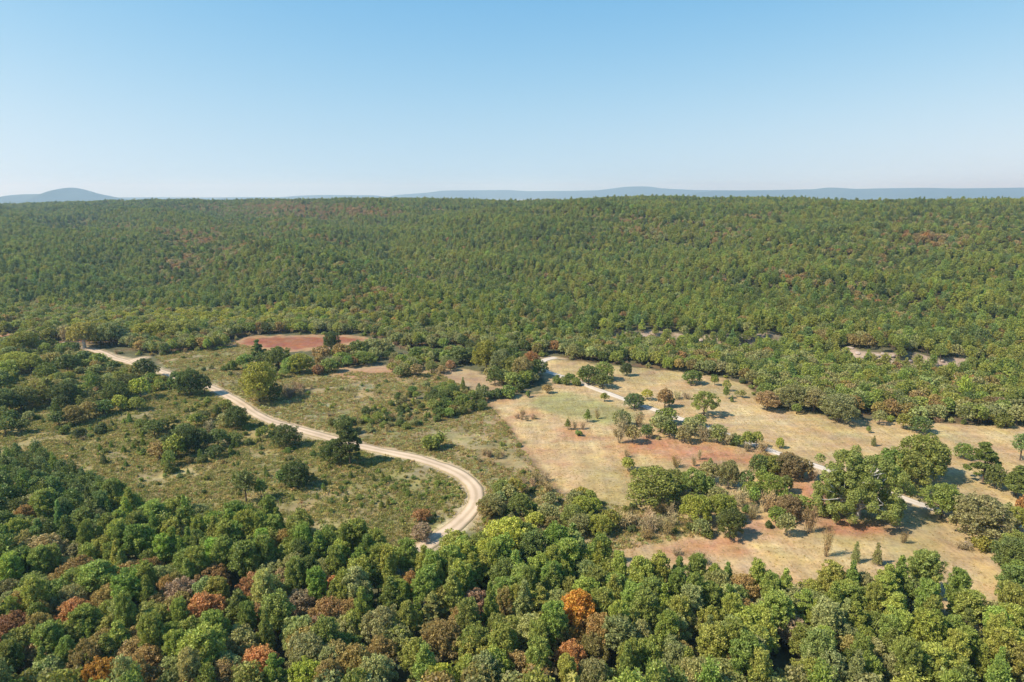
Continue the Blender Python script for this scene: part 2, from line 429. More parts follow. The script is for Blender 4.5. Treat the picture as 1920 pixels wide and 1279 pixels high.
# ---------------------------------------------------------------- ground sheet
def axis(lo, hi, step, far_lo, far_hi, g=1.09):
    mid = np.arange(lo, hi + step, step)
    a = []; s = step; v = lo
    while v > far_lo: s *= g; v -= s; a.append(v)
    b = []; s = step; v = mid[-1]
    while v < far_hi: s *= g; v += s; b.append(v)
    return np.concatenate([a[::-1], mid, b])
gx = axis(-430, 430, 1.6, -26000, 26000)
ga = axis(90, 520, 1.4, -2000, 530, 1.12)
gb = []
s = 1.6; v = ga[-1]
while v < 2900: s = min(s * 1.05, 14); v += s; gb.append(v)
while v < 26000: s *= 1.12; v += s; gb.append(v)
gy = np.concatenate([ga, gb])
GX, GY = np.meshgrid(gx, gy)
X = GX.ravel(); Y = GY.ravel()
def far_ground(x, y, z):
    z = z + (fbm(x / 2500.0, y / 2500.0, 44, 3) - .5) * 60 * sstep(5000, 9000, y)
    return z
Z = far_ground(X, Y, H(X, Y))
nx, ny = len(gx), len(gy)
ii = np.arange(nx * ny).reshape(ny, nx)
F = np.stack([ii[:-1, :-1].ravel(), ii[:-1, 1:].ravel(), ii[1:, 1:].ravel(), ii[1:, :-1].ravel()], 1)

def ground_colour(x, y):
    n = fbm(x / 9.0, y / 9.0, 21, 4); nb = fbm(x / 38.0, y / 38.0, 22, 4); nc = fbm(x / 3.5, y / 3.5, 23, 3)
    col = np.tile(np.array([.105, .10, .05]), (len(x), 1))                       # forest floor
    mown = np.zeros(len(x))
    near = (np.abs(x) < 700) & (y > 60) & (y < 640)
    jx = (fbm(x / 6.0, y / 6.0, 31, 3) - .5) * 9; jy = (fbm(x / 6.0, y / 6.0, 32, 3) - .5) * 9
    xi = x + jx; yi = y + jy
    def put(mask, c, mw=None):
        nonlocal col, mown
        mask = np.clip(mask, 0, 1)[:, None]
        col = col * (1 - mask) + np.asarray(c) * mask
        if mw is not None: mown = mown * (1 - mask[:, 0]) + mw * mask[:, 0]
    def area(k, soft=3.0):
        r = np.zeros(len(x)); idx = np.where(near)[0]
        a = AREAW[k]; ins = inside(a, xi[idx], yi[idx]); d = pdist(a, xi[idx], yi[idx])
        r[idx] = np.where(ins, sstep(0, soft, d), 0); return r
    m = area('meadow')
    put(m, [.31, .245, .105]); put(m * sstep(.48, .66, nb) * .6, [.175, .165, .062]); put(m * sstep(.52, .66, n) * .7, [.27, .215, .115]); put(m * sstep(.55, .7, nc) * .45, [.14, .13, .055])
    put(m * sstep(.42, .3, nb) * .7, [.24, .195, .095])
    m = area('midscrub')
    put(m, [.31, .235, .115]); put(m * sstep(.5, .66, nb) * .8, [.18, .17, .075]); put(m * sstep(.5, .68, n) * .7, [.29, .22, .125]); put(m * sstep(.55, .7, nc) * .55, [.12, .12, .055])
    m = area('dry'); put(m, [.33, .235, .135])
    m = area('tan', 2.0)
    tan = np.array([.425, .302, .150])
    put(m, tan, 1.0); put(m * sstep(.5, .72, nb) * .55, [.30, .245, .115]); put(m * sstep(.47, .3, nb) * .5, [.45, .34, .185]); put(m * sstep(.60, .74, n) * .35, [.38, .25, .135])
    m2 = area('green', 10.0); put(m2 * .8, [.24, .235, .095], 1.0)
    m = area('redfield', 1.5); put(m, [.34, .21, .11]); d = np.full(len(x), 0.0); idx = np.where(near)[0]
    d[idx] = pdist(AREAW['redfield'], xi[idx], yi[idx]); put(m * sstep(5, 11, d), [.26, .108, .060])
    for c, ax, ay, s in REDW:
        r = np.hypot((x - c[0]) / ax, (y - c[1]) / ay)
        w = sstep(1.45, .10, r + (n - .5) * 1.5 + (nc - .5) * .8) * s * near
        put(w, [.38, .190, .102])
    for P, w, s in PALEW:
        idx = np.where(near & (np.abs(x - P[:, 0].mean()) < 120) & (np.abs(y - P[:, 1].mean()) < 120))[0]
        dd = pdist(P, x[idx], y[idx], False); mm = np.zeros(len(x)); mm[idx] = sstep(w + 1.6, w * .5, dd + (nc[idx] - .5) * 2) * s
        put(mm, [.50, .38, .25])
    idx = np.where(near)[0]
    dd = pdist(TRACK, x[idx], y[idx], False); mm = np.zeros(len(x)); mm[idx] = np.maximum(sstep(1.6, .4, np.abs(dd - 1.3)), 0) * .6; put(mm, [.30, .17, .095])
    for c, ax, ay in SAGEW:
        r = np.hypot((x - c[0]) / ax, (y - c[1]) / ay); put(sstep(1.2, .4, r + (n - .5) * 1.2) * .65 * near, [.21, .24, .15])
    for c, ax, ay in ROCKW:
        r = np.hypot((x - c[0]) / ax, (y - c[1]) / ay); put(sstep(1.2, .6, r + (n - .5)) * .85, [.42, .31, .24])
    bd = bank_d(x, y); put(sstep(-3, 1, bd + (nc - .5) * 3) * (1 - sstep(11, 16, bd + (n - .5) * 6)) * .9 * (.55 + .45 * sstep(.42, .5, n)), [.36, .27, .20]); put(sstep(-3, 1, bd) * (1 - sstep(11, 16, bd)) * sstep(.5, .6, fbm(x / 5., y / 5., 71, 3)) * .8, [.16, .13, .07])
    # verges of both roads
    for P, hw, c, s in ((dirt_w, 3.2, [.47, .36, .23], .8), (spur_w, 2.5, [.50, .38, .24], .9), (paved_w, 2.3, [.40, .31, .18], .7)):
        dd = pdist(P, x[idx], y[idx], False); mm = np.zeros(len(x)); mm[idx] = sstep(hw + 2.6, hw, dd + (nc[idx] - .5) * 2.5) * s; put(mm, c)
    # hill floor: leaf litter and rust brush
    hw_ = in_woods(x, y) & (y < 3500)
    put(hw_ * sstep(.52, .7, nb) * .5, [.17, .09, .05])
    farm = sstep(3500, 6000, y)
    fn = fbm(x / 900.0, y / 2600.0, 51, 4)
    put(farm, [.035, .05, .02]); put(farm * sstep(.56, .62, fn), [.34, .29, .18]); put(farm * sstep(.40, .34, fn) * .8, [.10, .13, .05])
    return col, mown
gc, gm = ground_colour(X, Y)
me = mesh_from("ground", np.stack([X, Y, Z], 1), F, [M_ground], smooth=True)
setattr_f(me, 'tint', gc, 'FLOAT_COLOR'); setattr_f(me, 'mown', gm)
ground = link("ground", me); ground['kind'] = 'structure'

# ---------------------------------------------------------------- roads
def road(name, P, halfw, mat, lift):
    P = smooth_line(P[::2] if len(P) > 20 else P, 1.6)
    T = np.gradient(P, axis=0); T /= np.linalg.norm(T, axis=1)[:, None] + 1e-9
    Nn = np.stack([-T[:, 1], T[:, 0]], 1)
    offs = np.array([-1.12, -1, -.66, -.33, 0, .33, .66, 1, 1.12]); rows = []
    ac = []
    for i in range(len(P)):
        w = halfw * (1 + .16 * (vnoise(i / 7.0, .5, 7) - .5) * 2 + .10 * (vnoise(i / 2.0, .5, 9) - .5) * 2)
        for k, o in enumerate(offs):
            q = P[i] + Nn[i] * o * w
            z = float(H(q[0], q[1])) + (lift + 0.05 * (1 - o * o) if 0 < k < 8 else -.35)
            rows.append((q[0], q[1], z)); ac.append(o)
    n = len(offs); idx = np.arange(len(P) * n).reshape(len(P), n)
    F = np.stack([idx[:-1, :-1].ravel(), idx[1:, :-1].ravel(), idx[1:, 1:].ravel(), idx[:-1, 1:].ravel()], 1)
    me = mesh_from(name, rows, F[:, ::-1], [mat], smooth=True); setattr_f(me, 'across', ac)
    o = link(name, me); o['kind'] = 'structure'; return o
road("dirt_road", dirt_w, 2.75, M_dirt, .16)
road("dirt_road_spur", spur_w, 2.6, M_dirt, .21)
road("paved_road", paved_w, 2.3, M_paved, .15)

# ---------------------------------------------------------------- far hills
def ridge_obj(name, pts, D, depth, seed, zbase=-80, label=None):
    """pts: (column, row) of the skyline; the hill is a real mass D metres out and `depth` thick"""
    us = np.array([p[0] for p in pts], float); rows = np.array([p[1] for p in pts], float)
    n = 260; m = 22
    u = np.linspace(us[0], us[-1], n); r = np.interp(u, us, rows)
    k = np.ones(3) / 3; r = np.convolve(np.pad(r, 1, mode='edge'), k, 'valid')
    V = []
    for j in range(m):
        t = j / (m - 1) * 2 - 1
        f = (1 - abs(t) ** 1.6)
        for i in range(n):
            d = D + t * depth / 2
            x = (u[i] - 960) / FPX * D * CP
            top = CAM_H - (r[i] - 362 - .5) / FPX * D * 1.0
            e = sstep(0, .06, min(i, n - 1 - i) / n)
            nz = (fbm(np.array(x / 420.), np.array(d / 420.), seed, 4) - .5) * .30 * (top - zbase) * (1 - f * .93)
            V.append((x, d, zbase + (top - zbase) * f * (e if r[0] > 366 or r[-1] > 366 else 1) + nz))
    idx = np.arange(n * m).reshape(m, n)
    F = np.stack([idx[:-1, :-1].ravel(), idx[:-1, 1:].ravel(), idx[1:, 1:].ravel(), idx[1:, :-1].ravel()], 1)
    o = link(name, mesh_from(name, V, F, [M_hill], smooth=True)); o['kind'] = 'structure'
    return o
ridge_obj("peaked_hill", [(-120,378),(-40,374),(0,372),(18,369),(40,365),(60,364.5),(85,364),(105,362.5),(114,360.5),(122,357.5),(129,353),(137,352.5),(145,355.5),(158,360),(178,365),(196,370),(215,373),(260,378)], 11500, 2600, 3)
ridge_obj("low_far_hill", [(160,376),(230,370.5),(340,371),(450,370),(520,370.5),(565,367),(600,366),(700,366.5),(725,369),(760,372)], 17500, 3000, 5)
ridge_obj("plateau_hill", [(700,375),(735,366.5),(800,362),(830,358),(880,357.5),(950,357),(990,359),(1060,358.5),(1120,357.5),(1150,354),(1180,350.5),(1215,350.5),(1240,354),(1300,357),(1400,358),(1480,360)], 19500, 3200, 8)
ridge_obj("long_low_hill", [(1240,368),(1350,358),(1450,357),(1530,355.5),(1550,352.5),(1570,353),(1600,355),(1650,354),(1720,353),(1790,354),(1880,353),(1950,352.5),(2150,353),(2500,356)], 16000, 3600, 11)

# ---------------------------------------------------------------- plant shapes
def quads(C, Nrm, size, rg, stretch=1.0, axis_dir=None):
    """leaf-sized four-sided faces at C facing Nrm"""
    n = len(C)
    Nrm = Nrm / (np.linalg.norm(Nrm, axis=1)[:, None] + 1e-9)
    if axis_dir is None:
        R = rg.normal(size=(n, 3))
    else:
        R = axis_dir
    A = R - Nrm * (R * Nrm).sum(1)[:, None]; A /= np.linalg.norm(A, axis=1)[:, None] + 1e-9
    B = np.cross(Nrm, A)
    s = size * (0.65 + 0.7 * rg.random(n))[:, None]
    a = A * s * stretch * .5; b = B * s * .5
    k1 = (0.55 + .45 * rg.random(n))[:, None]
    V = np.stack([C - a, C - b * k1, C + a, C + b], 1).reshape(-1, 3)
    F = np.arange(4 * n).reshape(n, 4)
    return V, F

def tube(pts, radii, sides=6):
    pts = np.array(pts, float); V = []; 
    for i, p in enumerate(pts):
        d = pts[min(i + 1, len(pts) - 1)] - pts[max(i - 1, 0)]; d /= np.linalg.norm(d) + 1e-9
        r = np.array([1, 0, 0]) if abs(d[0]) < .8 else np.array([0, 1, 0])
        a = np.cross(d, r); a /= np.linalg.norm(a); b = np.cross(d, a)
        for k in range(sides):
            t = 2 * math.pi * k / sides
            V.append(p + (a * math.cos(t) + b * math.sin(t)) * radii[i])
    F = []
    for i in range(len(pts) - 1):
        for k in range(sides):
            F.append([i * sides + k, i * sides + (k + 1) % sides, (i + 1) * sides + (k + 1) % sides, (i + 1) * sides + k])
    return np.array(V), np.array(F)

def joinVF(parts):
    V = []; F = []; o = 0
    for v, f in parts:
        V.append(v); F.append(f + o); o += len(v)
    return np.vstack(V), np.vstack(F)

def clump_crown(cl, nper, size, rg, upbias=.25, jitter=.55, flat=1.0, needle=False, stretch=1.0):
    """cl: list of (centre, radius). Leaves sit in the outer shell of each clump."""
    Cs = []; Ns = []; W = np.array([c[1] ** 2 for c in cl]); W = W / W.sum()
    tot = nper
    for (c, r), w in zip(cl, W):
        n = max(6, int(tot * w))
        d = rg.normal(size=(n, 3)); d[:, 2] += upbias; d /= np.linalg.norm(d, axis=1)[:, None]
        rad = r * (0.62 + 0.42 * rg.random(n) ** .7)
        # lumpy clump outline
        lump = 1 + .16 * np.sin(d[:, 0] * 5 + c[0]) * np.cos(d[:, 1] * 6 + c[1]) + .10 * np.sin(d[:, 2] * 9 + c[2] * 3)
        P = np.array(c) + d * (rad * lump)[:, None] * np.array([1, 1, flat])
        Cs.append(P); Ns.append(d)
    C = np.vstack(Cs); D = np.vstack(Ns)
    if needle:
        ax = D + rg.normal(size=D.shape) * .45 + np.array([0, 0, .35])
        Nn = np.cross(ax, rg.normal(size=D.shape)) + D * .8
        V, F = quads(C, Nn, size, rg, stretch, ax)
    else:
        Nn = D + rg.normal(size=D.shape) * jitter + np.array([0, 0, .25])
        V, F = quads(C, Nn, size, rg, stretch)
    return V, F

def make_pine(seed, lod, form='round'):
    """12 m tall, crown 7 m wide at unit scale"""
    rg = np.random.default_rng(seed); h = 12.0
    lean = rg.normal(size=2) * .25
    cl = []; limbs = []
    if form == 'round': z0, tiers = 4.6 + rg.random(), 9
    elif form == 'tall': z0, tiers = 3.6, 12
    else: z0, tiers = 3.2, 7
    for t in range(tiers):
        f = t / (tiers - 1)
        z = z0 + (h - 1.1 - z0) * f
        if form == 'round': R = 3.0 * math.sqrt(max(0.05, 1 - (abs(f - .35) / .78) ** 2.2))
        elif form == 'tall': R = 2.9 * (1 - f) ** .75 + .35
        else: R = (3.3 if t % 2 == 0 else 2.3) * (1 - f * f * .75)
        k = max(2, int(round(R * (3.9 if form != 'tier' else 3.6))))
        a0 = rg.random() * 6.28
        for i in range(k):
            a = a0 + 6.283 * i / k + rg.normal() * .25
            rr = R * (.55 + .58 * rg.random()); rc = (.52 + .36 * rg.random()) * (1.0 if form != 'tall' else .9)
            c = (math.cos(a) * (rr - rc * .45) + lean[0] * f, math.sin(a) * (rr - rc * .45) + lean[1] * f, z + rg.normal() * .3 + .12 * rr)
            cl.append((c, rc)); limbs.append((c, z - .5 - .15 * rr))
        if R > 1.6 and form != 'tier':
            cl.append(((lean[0] * f, lean[1] * f, z + .3), R * .45))
    cl.append(((lean[0], lean[1], h - .75), .85))
    n = {0: 9500, 1: 1500}[lod]
    V, F = clump_crown(cl, n, {0: .24, 1: .38}[lod], rg, upbias=.45, flat=.62 if form == 'tier' else .8, needle=True, stretch={0: 2.1, 1: 1.8}[lod])
    tr = [tube([(0, 0, -.4), (lean[0] * .2, lean[1] * .2, h * .35), (lean[0] * .6, lean[1] * .6, h * .7), (lean[0], lean[1], h - .9)], [.24, .19, .12, .03], 6 if lod == 0 else 4)]
    if lod == 0:
        for c, zb in limbs[::2]:
            f = zb / h; tr.append(tube([(lean[0] * f, lean[1] * f, zb), ((c[0] + lean[0] * f) * .55, (c[1] + lean[1] * f) * .55, (zb + c[2]) / 2), c], [.07, .05, .02], 4))
    return (V, F), joinVF(tr)

def make_oak(seed, lod, form='dome'):
    low = form == 'bushy'
    """9 m tall, crown 8 m wide at unit scale"""
    rg = np.random.default_rng(seed); h = 9.0
    cl = []; limbs = []
    n = 92 if form != 'loose' else 62
    zc = 5.0; rz = 3.6
    if low: zc = 4.35; rz = 4.5; n = 105
    la = rg.random(6) * 6.28; lam = .05 + .09 * rg.random(6)
    for i in range(n):
        ph = i * 2.399963 + rg.random() * .5; zz = 1 - 1.55 * (i + .5) / n
        rxy = math.sqrt(max(0, 1 - zz * zz)) if not low else math.sqrt(max(0, 1 - (abs(zz) ** 2.6)))
        lobed = 1 + lam[0] * math.sin(ph * 2 + la[0]) + lam[1] * math.sin(ph * 3 + la[1]) + lam[2] * math.sin(ph * 5 + la[2] + zz * 4) + .12 * rg.normal()
        rc = .48 + .5 * rg.random() ** 1.3
        R = (4.0 - rc * .55 - (.9 * rg.random() if i % 3 == 0 else 0)) * lobed
        if form == 'tall': rzz = rz * 1.0; R *= .92 - .2 * zz
        else: rzz = rz
        c = (math.cos(ph) * rxy * R, math.sin(ph) * rxy * R, zc + zz * (rzz - rc * .45) + rg.normal() * .2)
        cl.append((c, rc)); limbs.append(c)
    if form != 'loose':
        cl += [((0, 0, 5.0), 2.2), ((1.2, .4, 4.6), 1.6), ((-1.1, -.6, 4.8), 1.6)]
    nn = {0: 8500, 1: 1500}[lod]
    if form == 'loose': nn = int(nn * .7)
    V, F = clump_crown(cl, nn, {0: .29, 1: .62}[lod], rg, upbias=.35, flat=.85, jitter=.95 if lod == 0 else .7, stretch=1.25)
    tr = [tube([(0, 0, -.4), (.1, .05, 1.6), (.05, -.05, 3.6), (0, 0, 6.2)], [.30, .24, .17, .06], 6 if lod == 0 else 4)]
    if lod == 0:
        for c in limbs[::5]:
            zb = 1.4 + 2.4 * rg.random(); tr.append(tube([(0, 0, zb), (c[0] * .45, c[1] * .45, zb + (c[2] - zb) * .6), c], [.12, .075, .02], 4))
    return (V, F), joinVF(tr)

def make_shrub(seed, lod):
    """3 m tall, 4 m wide, leafy to the ground"""
    rg = np.random.default_rng(seed); cl = []; tr = []
    for i in range(14):
        a = rg.random() * 6.28; r = 1.35 * math.sqrt(rg.random()); rc = .5 + .38 * rg.random()
        z = .5 + (1.75 - .7 * r) * rg.random() ** .6
        cl.append(((math.cos(a) * r, math.sin(a) * r, z), rc))
        tr.append(tube([(math.cos(a) * r * .2, math.sin(a) * r * .2, -.2), (math.cos(a) * r * .7, math.sin(a) * r * .7, z * .6), (math.cos(a) * r, math.sin(a) * r, z)], [.05, .035, .012], 4))
    V, F = clump_crown(cl, {0: 2400, 1: 420}[lod], {0: .22, 1: .46}[lod], rg, upbias=.3, jitter=.7, stretch=1.3)
    V[:, 2] = np.maximum(V[:, 2], .02)
    return (V, F), joinVF(tr if lod == 0 else tr[:2])

def make_young_pine(seed, lod):
    """5 m tall, 2.8 m wide cone"""
    rg = np.random.default_rng(seed); cl = []
    for t in range(6):
        f = t / 5; z = .8 + 3.6 * f; R = 1.25 * (1 - f) ** .8 + .15; k = max(1, int(R * 4.5)); a0 = rg.random() * 6
        for i in range(k):
            a = a0 + 6.283 * i / k; cl.append(((math.cos(a) * R * .75, math.sin(a) * R * .75, z + rg.normal() * .12), .42 + .15 * rg.random()))
    cl.append(((0, 0, 4.6), .32))
    V, F = clump_crown(cl, {0: 2600, 1: 420}[lod], {0: .15, 1: .33}[lod], rg, upbias=.4, needle=True, stretch=2.0)
    return (V, F), tube([(0, 0, -.2), (0, 0, 2), (0, 0, 4.5)], [.09, .06, .015], 4)

def make_bare(seed, lod):
    """4 m tall, 4 m wide, grey twigs with few leaves"""
    rg = np.random.default_rng(seed); tr = []; Vt = []; 
    segs = []
    for i in range(9):
        a = rg.random() * 6.28; r = .5 + 1.2 * rg.random(); top = np.array([math.cos(a) * r, math.sin(a) * r, 2.4 + 1.3 * rg.random()]); b = top * np.array([.15, .15, 0]) - np.array([0, 0, .2])
        mid = (top + b) / 2 + rg.normal(size=3) * .15
        tr.append(tube([b, mid, top], [.06, .04, .012], 4)); segs.append((b, mid, top))
    n = {0: 620, 1: 160}[lod]
    C = []; AX = []
    for i in range(n):
        b, mid, top = segs[rg.integers(len(segs))]; t = .25 + .75 * rg.random()
        p = b + (top - b) * t + rg.normal(size=3) * np.array([.38, .38, .3]); p[2] = max(.15, p[2]); d = (top - b) * .3 + rg.normal(size=3) * .8; d[2] = abs(d[2])
        C.append(p); AX.append(d)
    C = np.array(C); AX = np.array(AX)
    V, F = quads(C, np.cross(AX, rg.normal(size=AX.shape)), {0: .085, 1: .16}[lod], rg, {0: 9.0, 1: 7.0}[lod], AX)
    return (V, F), joinVF(tr)

PROTO = {}
def proto(kind, lod, builder, mat, bark=M_bark, dims=(1, 1)):
    (Vc, Fc), (Vt, Ft) = builder
    if lod == 0:
        c = mesh_from(kind + "_crown", Vc, Fc, [mat]); t = mesh_from(kind + "_trunk", Vt, Ft, [bark], smooth=True)
        PROTO.setdefault((kind, 0), []).append((c, t))
    else:
        V = np.vstack([Vc, Vt]); F = np.vstack([Fc, Ft + len(Vc)])
        me = mesh_from(kind + "_far", V, F, [mat, bark], fmat=[0] * len(Fc) + [1] * len(Ft))
        PROTO.setdefault((kind, 1), []).append(me)

# unit sizes of the shapes above
DIM = {'pine_tree': (12, 7), 'oak_tree': (9, 8), 'shrub': (2.6, 4), 'young_pine': (5, 2.9), 'bare_shrub': (4, 4), 'cedar_tree': (5, 2.9), 'small_oak': (9, 8)}
for i, f in enumerate(['round', 'round', 'tall', 'tier', 'round', 'tall', 'tier', 'round', 'round', 'tall']): proto('pine_tree', 0, make_pine(100 + i, 0, f), M_needle)
for i, f in enumerate(['dome', 'dome', 'tall', 'loose', 'dome', 'tall', 'bushy', 'bushy', 'bushy', 'dome', 'loose', 'dome']): proto('oak_tree', 0, make_oak(200 + i, 0, f), M_leaf)
for i in range(4): proto('shrub', 0, make_shrub(300 + i, 0), M_leaf)
for i in range(3): proto('young_pine', 0, make_young_pine(400 + i, 0), M_needle)
for i in range(3): proto('bare_shrub', 0, make_bare(500 + i, 0), M_twig)
for i in range(2): proto('cedar_tree', 0, make_young_pine(430 + i, 0), M_needle)
for i, f in enumerate(['round', 'round', 'tall', 'tier']): proto('pine_tree', 1, make_pine(110 + i, 1, f), M_needle)
for i, f in enumerate(['dome', 'dome', 'tall', 'loose', 'bushy']): proto('oak_tree', 1, make_oak(210 + i, 1, f), M_leaf)
for i in range(3): proto('shrub', 1, make_shrub(310 + i, 1), M_leaf)
for i in range(2): proto('young_pine', 1, make_young_pine(410 + i, 1), M_needle)
for i in range(2): proto('bare_shrub', 1, make_bare(510 + i, 1), M_twig)
for i in range(2): proto('cedar_tree', 1, make_young_pine(440 + i, 1), M_needle)

# ---------------------------------------------------------------- palette (real leaf colours)
COL = {
    'olive green': (.098, .118, .036), 'dark green': (.050, .070, .026), 'mid green': (.077, .105, .034), 'bright green': (.090, .126, .037),
    'blue green': (.062, .092, .042), 'grey green': (.108, .122, .066), 'yellow green': (.124, .138, .034), 'yellow': (.136, .146, .048),
    'olive brown': (.112, .096, .045), 'brown': (.112, .084, .044), 'russet': (.138, .084, .044), 'dark red': (.112, .070, .044),
    'orange': (.175, .098, .024), 'grey': (.145, .128, .100), 'purple grey': (.135, .105, .090), 'grey brown': (.128, .108, .068), 'sage': (.15, .175, .105)}

TREES = []       # dict(kind,x,y,h,w,col,zone,fix)
def add(kind, x, y, h, w, col, zone, label=None, form=None, tint=None):
    TREES.append(dict(kind=kind, x=x, y=y, h=h, w=w, col=col, zone=zone, label=label, form=form, tint=tint))

